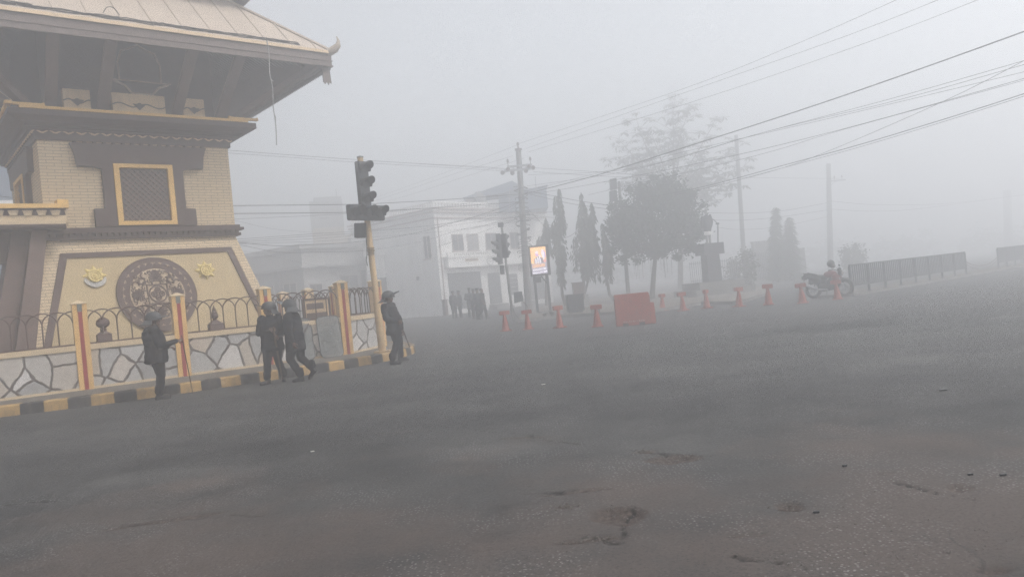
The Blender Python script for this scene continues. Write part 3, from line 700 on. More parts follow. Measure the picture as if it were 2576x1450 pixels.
# gateway beam and jamb on the left of the tower
GB = thing('gateway', 'brown timber gateway beam and sloping door jamb left of the tower, yellow coping on top', 'gateway', (-8.9, 19.8, 0), rad(40))
mb = MB(); mb.box(-9.5, -2.1, .02, 2.6, 4.02, 4.12); obj('soffit_beam', mb, M['wood'], GB)
mb = MB(); mb.box(-9.5, -2.1, -.02, 2.6, 4.12, 4.20); mb.box(-9.5, -2.06, .06, 2.6, 4.20, 4.50)
for i in range(26):
    a = -2.24 - i * .285; mb.prism([(a, 4.34), (a - .13, 4.34), (a - .17, 4.46), (a + .04, 4.46)], .02, .06)
obj('frieze', mb, M['coping'], GB)
mb = MB()
for i in range(26):
    a = -2.08 - i * .285; mb.prism([(a, 4.34), (a - .14, 4.34), (a - .1, 4.46), (a - .04, 4.46)], .045, .07)
mb.box(-9.5, -2.08, .03, .06, 4.46, 4.5); mb.box(-9.5, -2.12, -.04, .02, 4.06, 4.12)
obj('dentils', mb, M['wood'], GB)
mb = MB(); mb.box(-9.5, -2.02, -.06, 2.66, 4.50, 4.60); mb.box(-2.26, -2.02, -.06, .3, 4.60, 4.70); obj('coping', mb, M['ochre_trim'], GB)
mb = MB()
mb.add([(-3.62, -.32, .1), (-3.2, -.32, .1), (-3.2, 1.2, .1), (-3.62, 1.2, .1), (-2.78, .3, 4.02), (-2.46, .3, 4.02), (-2.46, 1.4, 4.02), (-2.78, 1.4, 4.02)], [(3, 2, 1, 0), (4, 5, 6, 7), (0, 1, 5, 4), (1, 2, 6, 5), (2, 3, 7, 6), (3, 0, 4, 7)])
mb.add([(-4.05, .0, .1), (-3.6, .0, .1), (-3.6, 1.2, .1), (-4.05, 1.2, .1), (-3.15, .6, 4.02), (-2.76, .6, 4.02), (-2.76, 1.4, 4.02), (-3.15, 1.4, 4.02)], [(3, 2, 1, 0), (4, 5, 6, 7), (0, 1, 5, 4), (1, 2, 6, 5), (2, 3, 7, 6), (3, 0, 4, 7)])
obj('jamb', mb, M['woodmid'], GB)
mb = MB(); mb.box(-9.5, -2.9, .7, 1.2, 3.3, 4.02); obj('lintel', mb, M['woodmid'], GB)

# ------------------------------------------------------------------ fence round the tower
PZ = .205
posts = [gnd(218, 978, PZ), gnd(461.5, 944.5, PZ)]
dirf = (gnd(872.6, 890, PZ) - posts[0]).normalized(); bay = (gnd(872.6, 890, PZ) - posts[0]).length / 3
posts = [posts[0] + dirf * bay * k for k in range(-1, 4)]
p5 = Vector((-4.05, 22.8, PZ)); back = [p5 + Vector((-1.5, 1.4, 0)), p5 + Vector((-2.75, 2.8, 0)), p5 + Vector((-4.0, 4.2, 0)), p5 + Vector((-5.3, 5.6, 0))]
LINE = posts + [p5] + back
def pillar(p, ang, parent):
    Mx = Matrix.Translation(p) @ Matrix.Rotation(ang, 4, 'Z')
    mb = MB(); mb.box(-.145, .145, -.145, .145, 0, 1.93, Mx); mb.m = 1; mb.box(-.148, .148, -.12, .12, .02, 1.92, Mx)
    o = obj('pillar', mb, [M['ochre'], M['paleochre']], parent, world=True)
    mb = MB(); mb.box(-.042, .042, -.152, -.14, .0, 1.76, Mx); obj('stripe', mb, M['red'], o, world=True)
    mb = MB(); mb.box(-.047, .047, -.165, -.14, 1.765, 1.925, Mx); obj('lamp_cover', mb, M['slate'], o, world=True)
    mb = MB(); mb.frus((-.165, .165, -.165, .165, 1.93), (-.165, .165, -.165, .165, 1.95)); mb.frus((-.16, .16, -.16, .16, 1.95), (-.02, .02, -.02, .02, 2.02))
    mb.v = [Mx @ q for q in mb.v]; obj('pillar_cap', mb, M['coping'], o, world=True)
def bay_of(a, b, parent):
    d = b - a; L = d.length; ang = math.atan2(d.y, d.x); Mx = Matrix.Translation(a) @ Matrix.Rotation(ang, 4, 'Z')
    x0, x1 = .147, L - .147
    mb = MB(); mb.box(x0, x1, -.1, .1, .0, .89, Mx); obj('stone_wall', mb, M['stone'], parent, world=True)
    mb = MB(); mb.box(x0, x1, -.135, .135, .89, 1.01, Mx); obj('coping', mb, M['coping'], parent, world=True)
    mb = MB(); mb.box(x0, x1, -.13, .13, .0, .055, Mx); obj('plinth', mb, M['coping'], parent, world=True)
    mb = MB(); mb.box(x0, x1, -.03, .03, 1.012, 1.045, Mx)
    n = max(3, round((x1 - x0) / .285)); st = (x1 - x0) / n; zs = 1.52
    for i in range(n + 1):
        x = x0 + i * st
        if 0 < i < n: mb.tube([Mx @ Vector((x, 0, 1.03)), Mx @ Vector((x, 0, zs))], .0155, 6)
    for i in range(n + 1):
        arc = []
        for k in range(17):
            w = PI * k / 16; x = x0 + i * st - st * math.cos(w); z = zs + .26 * math.sin(w)
            if x0 - .001 <= x <= x1 + .001: arc.append(Mx @ Vector((x, .012 * (-1) ** i, z)))
        if len(arc) > 2: mb.tube(arc, .0155, 6)
    obj('railing', mb, M['iron'], parent, world=True)
FF = thing('boundary_fence', 'stone wall with yellow red striped pillars and arched railing along the near pavement', 'fence', posts[0], 0)
for a, b in zip(posts, posts[1:]): bay_of(a, b, FF)
for p in posts: pillar(p, math.atan2(dirf.y, dirf.x), FF)
FB = thing('boundary_fence', 'far return of the arched railing fence, turning away behind the near signal pole', 'fence', p5, 0)
for a, b in zip([posts[-1], p5] + back[:-1], [p5] + back): bay_of(a, b, FB)
for i, p in enumerate([p5] + back):
    q = back[min(i, len(back) - 1)] - (p5 if i == 0 else back[i - 1]); pillar(p, math.atan2(q.y, q.x) + PI if i else rad(72), FB)
# ornaments standing on the coping
def coping_spot(a): return posts[1] + dirf * a + Vector((0, .0, 1.03))
fx = coping_spot(.46) + Vector((-.06, .09, 0)); mb = MB()
mb.box(-.15, .15, -.15, .15, 0, .17); mb.lathe([(.15, .17), (.12, .2), (.07, .23), (.065, .28), (.09, .29), (.05, .31), (.13, .36), (.148, .42), (.13, .49), (.06, .55), (.0, .57)], n=20)
o = obj('finial', mb, M['brownpaint'], smooth=True); o.location = fx; o.rotation_euler = (0, 0, rad(34)); tag(o, 'brown round ball finial on a square block, standing on the fence coping', 'finial')
fx = coping_spot(2.93) + Vector((-.06, .09, 0)); mb = MB()
mb.box(-.16, .16, -.14, .14, 0, .15); mb.frus((-.16, .16, -.14, .14, .15), (-.05, .05, -.05, .05, .24)); mb.lathe([(.05, .23), (.05, .28), (.085, .31), (.095, .35), (.07, .41), (.075, .42), (.05, .47), (.055, .48), (.03, .54), (.012, .58), (.0, .63)], n=18)
o = obj('finial', mb, M['brownpaint'], smooth=True); o.location = fx; o.rotation_euler = (0, 0, rad(34)); tag(o, 'brown pointed flame shaped finial on a square block, standing on the fence coping', 'finial')
# a framed notice leaning behind the railing
nb = thing('notice_board', 'faded brownish notice board in a dark frame behind the railing, beside the riot shield', 'notice board', (-5.45, 21.3, PZ), rad(34))
mb = MB(); mb.box(-.34, .34, -.012, .012, .95, 1.55); obj('board', mb, M['paleochre'], nb)
mb = MB(); mb.box(-.4, .4, -.03, .03, 1.55, 1.6); mb.box(-.4, -.36, -.03, .03, 0, 1.55); mb.box(.36, .4, -.03, .03, 0, 1.55); mb.box(-.36, .36, -.025, .025, .9, .94); obj('frame', mb, M['iron'], nb)
mb = MB(); mb.box(-.28, .2, -.016, -.012, 1.3, 1.47); mb.box(-.3, .3, -.016, -.012, 1.0, 1.2); obj('faded_notice', mb, M['woodmid'], nb)


# ------------------------------------------------------------------ soft bodies: overlapping closed shapes fused into one skin
def capsule(mb, a, b, ra, rb=None, n=12):
    a, b = Vector(a), Vector(b); rb = ra if rb is None else rb
    d = b - a; d = d.normalized() if d.length > 1e-6 else Vector((0, 0, 1)); P = []; R_ = []
    for k in range(5):
        w = PI / 2 * (1 - k / 4); P.append(a - d * ra * math.sin(w)); R_.append(max(ra * math.cos(w), .002))
    for k in range(5):
        w = PI / 2 * k / 4; P.append(b + d * rb * math.sin(w)); R_.append(max(rb * math.cos(w), .002))
    mb.tube(P, R_, n)
def ellip(mb, c, r, Mx=None):
    n = 10; prof = [(max(math.sin(PI * i / n), .02), -math.cos(PI * i / n)) for i in range(n + 1)]
    L = Matrix.Translation(c) @ (Mx or Matrix.Identity(4)) @ Matrix.Diagonal((*r, 1)); mb.lathe(prof, n=16, M=L)
def loft(mb, rings, n=18):
    vs = []
    for c, rx, ry, yaw in rings:
        for j in range(n):
            w = 2 * PI * j / n; x, y = rx * math.cos(w), ry * math.sin(w)
            vs.append(Vector(c) + Vector((x * math.cos(yaw) - y * math.sin(yaw), x * math.sin(yaw) + y * math.cos(yaw), 0)))
    k = len(rings)
    mb.add(vs, [(i * n + j, i * n + (j + 1) % n, (i + 1) * n + (j + 1) % n, (i + 1) * n + j) for i in range(k - 1) for j in range(n)] + [tuple(range(n - 1, -1, -1)), tuple(range((k - 1) * n, k * n))])
def fuse(name, mb, m, parent, vox=.014, sm=3, disp=0):
    o = obj(name, mb, m, None)
    r = o.modifiers.new('r', 'REMESH'); r.mode = 'VOXEL'; r.voxel_size = vox; r.use_smooth_shade = True
    if sm: s = o.modifiers.new('s', 'SMOOTH'); s.iterations = sm; s.factor = .5
    dg = bpy.context.evaluated_depsgraph_get(); me = bpy.data.meshes.new_from_object(o.evaluated_get(dg))
    old = o.data; o.modifiers.clear(); o.data = me; bpy.data.meshes.remove(old)
    if disp:
        for v in me.vertices: v.co += v.normal * disp * noise.noise(Vector((v.co.x * 9, v.co.y * 9, v.co.z * 14)))
    for p in me.polygons: p.use_smooth = True
    if not me.materials: me.materials.append(m)
    o.parent = parent
    return o
def hand(mb, w, d, n, curl, side):
    w, d, n = Vector(w), Vector(d).normalized(), Vector(n).normalized(); n = (n - d * n.dot(d)).normalized(); t = d.cross(n) * side
    for k in (-.027, -.009, .009, .027): capsule(mb, w, w + d * .085 + t * k, .019, .014, 8)
    for k, (off, ln) in enumerate(((.030, .068), (.010, .078), (-.010, .072), (-.030, .056))):
        p = w + d * .088 + t * off; ang = 0
        for j, f in enumerate((.45, .32, .23)):
            ang += curl * (.75, 1.0, .8)[j] * (1 + .08 * k); q = p + (d * math.cos(ang) + n * math.sin(ang)) * ln * f * 1.15
            capsule(mb, p, q, .0105 - .001 * j, .0098 - .001 * j, 8); p = q
    p = w + d * .03 + t * .03; q = p + (t * .75 + d * .6 + n * .25).normalized() * .045; r = q + (d * .7 + n * (.3 + .5 * curl) - t * .1 * curl).normalized() * .04
    capsule(mb, p, q, .014, .012, 8); capsule(mb, q, r, .012, .0095, 8)

def person(label, group, loc, heading, P, cloth='cloth', trous='trouser', headgear='helmet', visor='visor', low=False):
    root = thing('person', label, 'person', loc, heading, group)
    g = lambda k, d=None: Vector(P[k]) if k in P else (Vector(d) if d is not None else None)
    pel, chest, neck = g('pelvis', (0, 0, .92)), g('chest', (0, 0, 1.27)), g('neck', (.01, 0, 1.45))
    ty = P.get('torso_yaw', 0); girth = P.get('girth', 1.0)
    lat = Vector((-math.sin(ty), math.cos(ty), 0)); fw = Vector((math.cos(ty), math.sin(ty), 0))
    sh = {'l': chest + lat * .185 + Vector((0, 0, .12)), 'r': chest - lat * .185 + Vector((0, 0, .12))}
    hp = {'l': pel + Vector((0, .095, -.04)), 'r': pel + Vector((0, -.095, -.04))}
    hy, hpitch = P.get('head_yaw', 0), P.get('head_pitch', 0)
    hc = neck + Vector((.02, 0, .145)) + Vector(P.get('head_off', (0, 0, 0)))
    HM = Matrix.Translation(hc) @ Matrix.Rotation(hy, 4, 'Z') @ Matrix.Rotation(hpitch, 4, 'Y')
    # bare body: head, hands and the limbs under the clothes
    mb = MB()
    loft(mb, [(pel + Vector((0, 0, -.06)), .10, .15, ty), (pel + Vector((0, 0, .1)), .095, .14, ty), (chest, .105, .165, ty), (chest + Vector((0, 0, .13)), .08, .16, ty), (neck - Vector((0, 0, .02)), .055, .06, ty)])
    capsule(mb, neck - Vector((0, 0, .05)), hc - Vector((0, 0, .06)), .058, .055)
    ellip(mb, (0, 0, 0), (1, 1, 1), HM @ Matrix.Translation((-.005, 0, .02)) @ Matrix.Diagonal((.098, .078, .105, 1)))
    ellip(mb, (0, 0, 0), (1, 1, 1), HM @ Matrix.Translation((.03, 0, -.055)) @ Matrix.Diagonal((.066, .058, .066, 1)))
    ellip(mb, (0, 0, 0), (1, 1, 1), HM @ Matrix.Translation((.096, 0, -.02)) @ Matrix.Diagonal((.02, .014, .026, 1)))
    ellip(mb, (0, 0, 0), (1, 1, 1), HM @ Matrix.Translation((.08, 0, .022)) @ Matrix.Diagonal((.018, .055, .011, 1)))
    ellip(mb, (0, 0, 0), (1, 1, 1), HM @ Matrix.Translation((.083, 0, -.066)) @ Matrix.Diagonal((.014, .026, .007, 1)))
    for s in (-1, 1): ellip(mb, (0, 0, 0), (1, 1, 1), HM @ Matrix.Translation((-.005, s * .078, -.01)) @ Matrix.Diagonal((.022, .010, .034, 1)))
    for k in 'lr':
        e, w = g('el_' + k), g('wr_' + k)
        capsule(mb, sh[k], e, .046, .038); capsule(mb, e, w, .038, .026)
        kn, an = g('kn_' + k), g('an_' + k)
        capsule(mb, hp[k], kn, .075, .052); capsule(mb, kn, an, .05, .036)
        if not P.get('pocket_' + k):
            d = g('hd_' + k, w - e); n = g('hn_' + k, (fw if abs(Vector(d).normalized().dot(fw)) < .8 else Vector((0, 0, -1))))
            hand(mb, w, d, n, P.get('curl_' + k, .45), 1 if k == 'l' else -1)
    fuse('body', mb, M['skin'], root, .011 if low else .0065, 1)
    mb = MB()
    for s in (-1, 1): ellip(mb, (0, 0, 0), (1, 1, 1), HM @ Matrix.Translation((.083, s * .031, .004)) @ Matrix.Diagonal((.011, .014, .009, 1)))
    obj('eyes', mb, M['hair'], root, smooth=True)
    # jacket
    mb = MB(); hem = P.get('hem', .78); G = girth
    bel = P.get('belly', 0)
    loft(mb, [(Vector((pel.x, pel.y, hem)), .150 * G, .200 * G, ty), (Vector((pel.x, pel.y, hem + .05)), .160 * G, .210 * G, ty), (pel + fw * bel * .5 + Vector((0, 0, .0)), .15 * G, .195 * G, ty), (pel.lerp(chest, .5) + fw * bel, .15 * G, .19 * G, ty), (chest + fw * bel * .4, .15 * G, .205 * G, ty),
              (chest + Vector((0, 0, .11)), .125 * G, .20 * G, ty), (chest + Vector((0, 0, .17)), .09, .14, ty), (neck + Vector((0, 0, .0)), .075, .08, ty), (neck + Vector((0, 0, .035)), .078, .082, ty)])
    for k in 'lr':
        e, w = g('el_' + k), g('wr_' + k); c = e + (w - e) * P.get('cuff', .92)
        capsule(mb, sh[k], e, .083 * G, .068); capsule(mb, e, c, .066, .05)
    fuse('jacket', mb, M[cloth], root, .02 if low else .0135, 3, 0 if low else .012)
    mb = MB(); loft(mb, [(pel + Vector((0, 0, -.16)), .115, .155, ty), (pel + Vector((0, 0, .02)), .125, .165, ty), (pel + Vector((0, 0, .12)), .12, .16, ty)])
    for k in 'lr':
        kn, an = g('kn_' + k), g('an_' + k); capsule(mb, hp[k], kn, .118 * min(G, 1.2), .09); capsule(mb, kn, an + Vector((0, 0, .06)), .088, .074); capsule(mb, an + Vector((0, 0, .14)), an + Vector((0, 0, .06)), .082, .08)
    fuse('trousers', mb, M[trous], root, .02 if low else .0135, 3, 0 if low else .01)
    for k in 'lr':
        an, yaw, pt = g('an_' + k), P.get('toe_' + k, 0), P.get('tip_' + k, 0)
        F = Matrix.Translation(an) @ Matrix.Rotation(yaw, 4, 'Z') @ Matrix.Rotation(pt, 4, 'Y')
        mb = MB(); capsule(mb, F @ Vector((0, 0, .15)), F @ Vector((-.01, 0, 0)), .06, .056); capsule(mb, F @ Vector((-.035, 0, -.035)), F @ Vector((.12, 0, -.05)), .05, .04); capsule(mb, F @ Vector((.1, .015, -.053)), F @ Vector((.175, 0, -.057)), .042, .032)
        mb.box(-.08, .2, -.042, .042, -.09, -.07, F)
        fuse('boot', mb, M['boot'], root, .014 if low else .009, 2)
    if headgear == 'helmet':
        mb = MB(); n = 22; prof = [(1.0, -.28), (1.02, -.2), (1.0, 0)] + [(math.cos(w), math.sin(w)) for w in [PI / 2 * i / 9 for i in range(1, 10)]]
        HH = HM @ Matrix.Translation((-.012, 0, .05)) @ Matrix.Diagonal((.162, .140, .136, 1))
        mb.lathe([(max(r, .02), z) for r, z in prof], n=28, M=HH)
        rim = [HM @ Vector((-.012 + .160 * math.cos(w), .139 * math.sin(w), .018 + (.018 if math.cos(w) > 0 else 0) * math.cos(w))) for w in [2 * PI * i / 28 for i in range(29)]]
        mb.tube(rim, .009, 6)
        he = obj('helmet', mb, M['helmet'], root, smooth=True)
        # flared guard over the nape
        mb = MB(); vs = []; m_ = 16
        for i in range(m_ + 1):
            w = PI * (.58 + .84 * i / m_)
            for rr, z in ((1.0, .03), (1.3, -.045), (1.8, -.085), (1.8, -.097), (1.3, -.06), (1.0, .018)):
                vs.append(HM @ Vector((-.012 + .150 * rr * math.cos(w), .13 * rr * math.sin(w), z)))
        mb.add(vs, [(i * 6 + j, i * 6 + (j + 1) % 6, (i + 1) * 6 + (j + 1) % 6, (i + 1) * 6 + j) for i in range(m_) for j in range(6)] + [(0, 1, 2, 3, 4, 5), tuple(m_ * 6 + q for q in (5, 4, 3, 2, 1, 0))])
        obj('neck_guard', mb, M['helmet'], he, smooth=True)
        mb = MB(); vs = []; m_ = 14     # face shield pushed up, standing out over the brow
        up = P.get('visor_up', .35); vl = P.get('visor_len', .15)
        for i in range(m_ + 1):
            w = PI * (-.40 + .80 * i / m_); c_, s_ = math.cos(w), math.sin(w)
            b_ = Vector((-.012 + .158 * c_, .138 * s_, .045 + .03 * c_)); t_ = b_ + Vector((vl * math.cos(up) * (.35 + .65 * c_), .02 * s_, vl * math.sin(up) * (.3 + .7 * c_)))
            for q_ in (b_, t_, t_ + Vector((0, 0, .006)), b_ + Vector((0, 0, .006))): vs.append(HM @ q_)
        mb.add(vs, [(i * 4 + j, i * 4 + (j + 1) % 4, (i + 1) * 4 + (j + 1) % 4, (i + 1) * 4 + j) for i in range(m_) for j in range(4)] + [(0, 1, 2, 3), tuple(m_ * 4 + q for q in (3, 2, 1, 0))])
        obj('visor', mb, M[visor], he, smooth=True)
        mb = MB(); e0 = [vs[i * 4 + 1] for i in range(m_ + 1)]; mb.tube(e0, .007, 6); mb.tube([vs[i * 4] for i in range(m_ + 1)], .007, 6); obj('visor_rim', mb, M['black'], he, smooth=True)
        mb = MB()
        for s in (-1, 1): mb.tube([HM @ Vector((.0, s * .118, .02)), HM @ Vector((.02, s * .085, -.06)), HM @ Vector((.045, s * .04, -.115)), HM @ Vector((.05, 0, -.12))], .007, 5)
        obj('chin_strap', mb, M['black'], he)
    elif headgear:
        mb = MB(); mb.lathe([(.088, 0), (.09, .045), (.125, .085), (.12, .10), (.05, .115), (.01, .117)], n=20, M=HM @ Matrix.Translation((-.005, 0, .05)) @ Matrix.Diagonal((1.12, .95, 1, 1)))
        mb.add([HM @ Vector(p) for p in ((.08, -.07, .06), (.08, .07, .06), (.165, .045, .035), (.165, -.045, .035), (.08, -.07, .05), (.08, .07, .05), (.165, .045, .028), (.165, -.045, .028))], [(0, 1, 2, 3), (7, 6, 5, 4), (0, 4, 5, 1), (1, 5, 6, 2), (2, 6, 7, 3), (3, 7, 4, 0)])
        obj('cap', mb, M['navy'], root, smooth=True)
    else:
        mb = MB(); ellip(mb, (0, 0, 0), (1, 1, 1), HM @ Matrix.Translation((-.022, 0, .045)) @ Matrix.Diagonal((.098, .084, .095, 1))); obj('hair', mb, M['hair'], root, smooth=True)
    return root
def local(root, p): return world_matrix(root).inverted() @ Vector(p)
def stick(a, b, r0, r1, label, group='batons and canes of the riot police', name='baton', m='stick'):
    a, b = Vector(a), Vector(b); mb = MB(); mb.tube([a, a.lerp(b, .04), a.lerp(b, .35), b], [r0 * .8, r0, r0, r1], 10)
    return tag(obj(name, mb, M[m], smooth=True), label, name, group)

COPS = 'riot police standing along the kerb'
# left-most officer, three quarter back view, cane in the outstretched hand
c1 = gnd(409, 1003); h1 = rad(32)
R1 = Matrix.Translation(c1) @ Matrix.Rotation(h1, 4, 'Z')
hand1 = at(459, 855, c1.y + .06); tip1 = gnd(485, 988)
w1 = R1.inverted() @ hand1
person('stout riot officer with white raised visor, holding a long cane out beside the striped pillar', COPS, c1, h1, dict(
    pelvis=(-.05, 0, .93), chest=(-.08, 0, 1.27), neck=(-.04, 0, 1.455), girth=1.42, belly=.03, torso_yaw=.12, hem=.74, head_pitch=.05, visor_up=.05, visor_len=.14,
    el_r=(.02, -.30, 1.08), wr_r=tuple(w1 + Vector((-.10, -.0, -.0))), hd_r=(1, .0, .08), hn_r=(0, .9, -.2), curl_r=1.15,
    el_l=(.05, .30, 1.10), wr_l=(.22, .22, 1.02), hd_l=(1, -.3, 0), curl_l=.8,
    kn_l=(.03, .10, .50), an_l=(-.02, .11, .095), kn_r=(-.0, -.09, .50), an_r=(-.06, -.08, .095), toe_l=.15, toe_r=-.3))
stick(hand1 + (hand1 - tip1).normalized() * .12, tip1, .011, .009, 'long thin cane with its tip on the road, held by the stout officer', name='cane')
# officer facing the camera with both hands on a staff
c2 = (gnd(672, 966) + gnd(716, 958)) / 2; h2 = rad(-100)
R2i = (Matrix.Translation(c2) @ Matrix.Rotation(h2, 4, 'Z')).inverted()
fr_, fl_ = R2i @ gnd(674, 966), R2i @ gnd(714, 958)
s_top = at(687, 822, c2.y - .30); s_bot = gnd(713, 958) + Vector((.02, -.12, 0))
q1, q2 = R2i @ s_top.lerp(s_bot, .05), R2i @ s_top.lerp(s_bot, .17)
person('riot officer facing the road with both hands on an upright staff, head turned', COPS, c2, h2, dict(
    pelvis=(0, .0, .93), chest=(.0, 0, 1.27), neck=(.01, 0, 1.45), head_yaw=rad(-62), girth=1.26, hem=.70, head_pitch=-.08, visor_up=.3,
    el_r=(.0, -.30, 1.10), wr_r=tuple(q1 + Vector((-.03, -.10, .02))), hd_r=(.1, 1, -.1), hn_r=(-1, 0, -.2), curl_r=.95,
    el_l=(.02, .27, 1.08), wr_l=tuple(q2 + Vector((-.03, .10, .0))), hd_l=(.1, -1, -.1), hn_l=(-1, 0, -.2), curl_l=.95,
    kn_r=(fr_.x * .5 + .05, fr_.y * .62 - .02, .50), an_r=(fr_.x, fr_.y, .095), kn_l=(fl_.x * .5 + .05, fl_.y * .62 + .02, .50), an_l=(fl_.x, fl_.y, .095), toe_r=-.35, toe_l=.45), visor='visordark')
stick(s_top, s_bot, .019, .016, 'thick upright wooden staff under both hands of the officer facing the road', name='staff')
# officer striding past, left side to the camera
c3 = gnd(752, 958); h3 = rad(160)
R3i = (Matrix.Translation(c3) @ Matrix.Rotation(h3, 4, 'Z')).inverted(); ff, rf = R3i @ gnd(745, 962), R3i @ at(774, 938, c3.y + .1)
person('riot officer in a long black jacket stepping forward with the rear heel lifted', COPS, c3, h3, dict(
    pelvis=(.0, 0, .93), chest=(.03, 0, 1.28), neck=(.06, 0, 1.46), girth=1.30, hem=.66, torso_yaw=.25, head_pitch=-.06, visor_up=.45,
    el_l=(-.10, .31, 1.10), wr_l=(-.16, .30, .86), hn_l=(0, -1, 0), curl_l=.6, el_r=(.14, -.28, 1.12), wr_r=(.32, -.22, 1.05), hd_r=(1, .2, 0), curl_r=.7,
    kn_l=(.10, .10, .50), an_l=(ff.x, .10, .095), toe_l=.1, kn_r=(-.03, -.10, .50), an_r=(-.30, -.09, .22), toe_r=0, tip_r=.75), visor='visordark')
# officer at the corner leaning back, hands in front
c4 = gnd(1000, 912); h4 = rad(-8)
R4i = (Matrix.Translation(c4) @ Matrix.Rotation(h4, 4, 'Z')).inverted(); n4, f4 = R4i @ gnd(988, 917), R4i @ gnd(1012, 907)
b0 = at(1017, 838, c4.y - .1); b1 = at(1030, 872, c4.y + .05)
w4 = R4i @ b0
person('riot officer at the kerb corner leaning back in profile, clear visor raised', COPS, c4, h4, dict(
    pelvis=(.0, 0, .93), chest=(-.10, 0, 1.28), neck=(-.09, 0, 1.46), girth=1.30, belly=.05, hem=.70, torso_yaw=-.15, visor_up=.5,
    el_r=(-.10, -.30, 1.11), wr_r=(.16, -.20, 1.02), hd_r=(.8, .4, -.2), hn_r=(-.3, .9, 0), curl_r=1.0, el_l=(.02, .28, 1.09), wr_l=tuple(w4 + Vector((-.05, .0, .07))), hd_l=(.35, 0, -.9), hn_l=(-1, 0, 0), curl_l=1.1,
    kn_r=(.05, -.06, .50), an_r=(n4.x, n4.y + .02, .095), kn_l=(.06, .12, .50), an_l=(f4.x - .03, f4.y, .095), toe_r=-.25, toe_l=.1))
stick(b0 + (b0 - b1).normalized() * .1, b1, .014, .012, 'short dark baton pointing down from the hand of the officer at the kerb corner', m='wood')
# riot shield and a baton leaned on the wall
sp_ = posts[1] + dirf * 5.72 + Vector((dirf.y, -dirf.x, 0)) * .30
SHD = thing('riot_shield', 'scuffed clear riot shield with rounded corners leaning on the stone wall', 'shield', sp_ , math.atan2(dirf.y, dirf.x))
SHD.rotation_euler = (rad(-9), 0, math.atan2(dirf.y, dirf.x))
def rrect(w, h, r, n=6):
    out = []
    for cx, cz, a in ((w / 2 - r, h - r, 0), (-w / 2 + r, h - r, PI / 2), (-w / 2 + r, r, PI), (w / 2 - r, r, 1.5 * PI)):
        out += [(cx + r * math.cos(a + PI / 2 * i / n), cz + r * math.sin(a + PI / 2 * i / n)) for i in range(n + 1)]
    return out
mb = MB(); mb.prism(rrect(.62, 1.1, .12), -.004, .004)
for p in mb.v: p.y += -.22 * (.31 ** 2 - p.x ** 2) * 2 + 0
obj('shield_face', mb, M['shield'], SHD)
mb = MB(); e = [Vector((x, -.22 * (.31 ** 2 - x * x) * 2, z)) for x, z in rrect(.62, 1.1, .12)]; mb.tube(e + [e[0]], .011, 6); obj('rim', mb, M['black'], SHD, smooth=True)
mb = MB(); mb.tube([(-.1, .0, .42), (-.1, .06, .46), (-.1, .06, .66), (-.1, .0, .70)], .012, 6); mb.box(-.16, .16, .0, .012, .36, .72); obj('handle', mb, M['black'], SHD)
S2 = dup(SHD, posts[1] + dirf * 4.95 + Vector((dirf.y, -dirf.x, 0)) * .27, None, 'second riot shield on the stone wall, half hidden behind the striding officer')
stick(posts[1] + dirf * 5.2 + Vector((dirf.y, -dirf.x, 0)) * .16 + Vector((0, 0, .95)), posts[1] + dirf * 4.55 + Vector((dirf.y, -dirf.x, 0)) * .42 + Vector((0, 0, .02)), .014, .014, 'dark baton leaning on the stone wall beside the riot shield', m='wood')

# officers and bystanders outside the white building
stand = dict(el_l=(-.03, .26, 1.13), wr_l=(.04, .25, .87), el_r=(-.03, -.26, 1.13), wr_r=(.05, -.24, .88), kn_l=(.02, .10, .5), an_l=(0, .11, .095), kn_r=(.02, -.1, .5), an_r=(0, -.11, .095))
armsf = dict(stand, el_l=(.0, .27, 1.12), wr_l=(.2, .1, 1.12), el_r=(.0, -.27, 1.12), wr_r=(.2, -.08, 1.1), hd_l=(.2, -1, 0), hd_r=(.2, 1, 0))
strd = dict(stand, kn_l=(.12, .1, .5), an_l=(.16, .1, .095), kn_r=(.02, -.1, .5), an_r=(-.2, -.1, .13), tip_r=.3, el_r=(.08, -.26, 1.14), wr_r=(.2, -.2, .95))
GRP = 'people gathered outside the white building'
pA = person('capped officer in navy standing outermost on the left of the group before the roller shutter', GRP, gnd(1144, 801), rad(60), stand, 'navy', 'navy', 'cap', low=True)
pB = person('tallest navy uniformed officer with folded arms, mid group by the roller shutter', GRP, gnd(1186, 799), rad(-80), armsf, 'navy', 'trouser', 'cap', low=True)
pC = person('person without a cap stepping out at the right edge of the group by the shutter', GRP, gnd(1216, 803), rad(-30), strd, 'cloth', 'navy', None, low=True)
dup(pA, gnd(1160, 799), rad(200), 'officer in navy standing close beside the outermost left one, facing him')
dup(pB, gnd(1197, 801), rad(120), 'officer half hidden in the middle of the group, back turned to the road')
dup(pA, gnd(1207, 803), rad(-120), 'capped officer facing the road between the folded arms one and the stepping one')
pB.scale = (1.05,) * 3

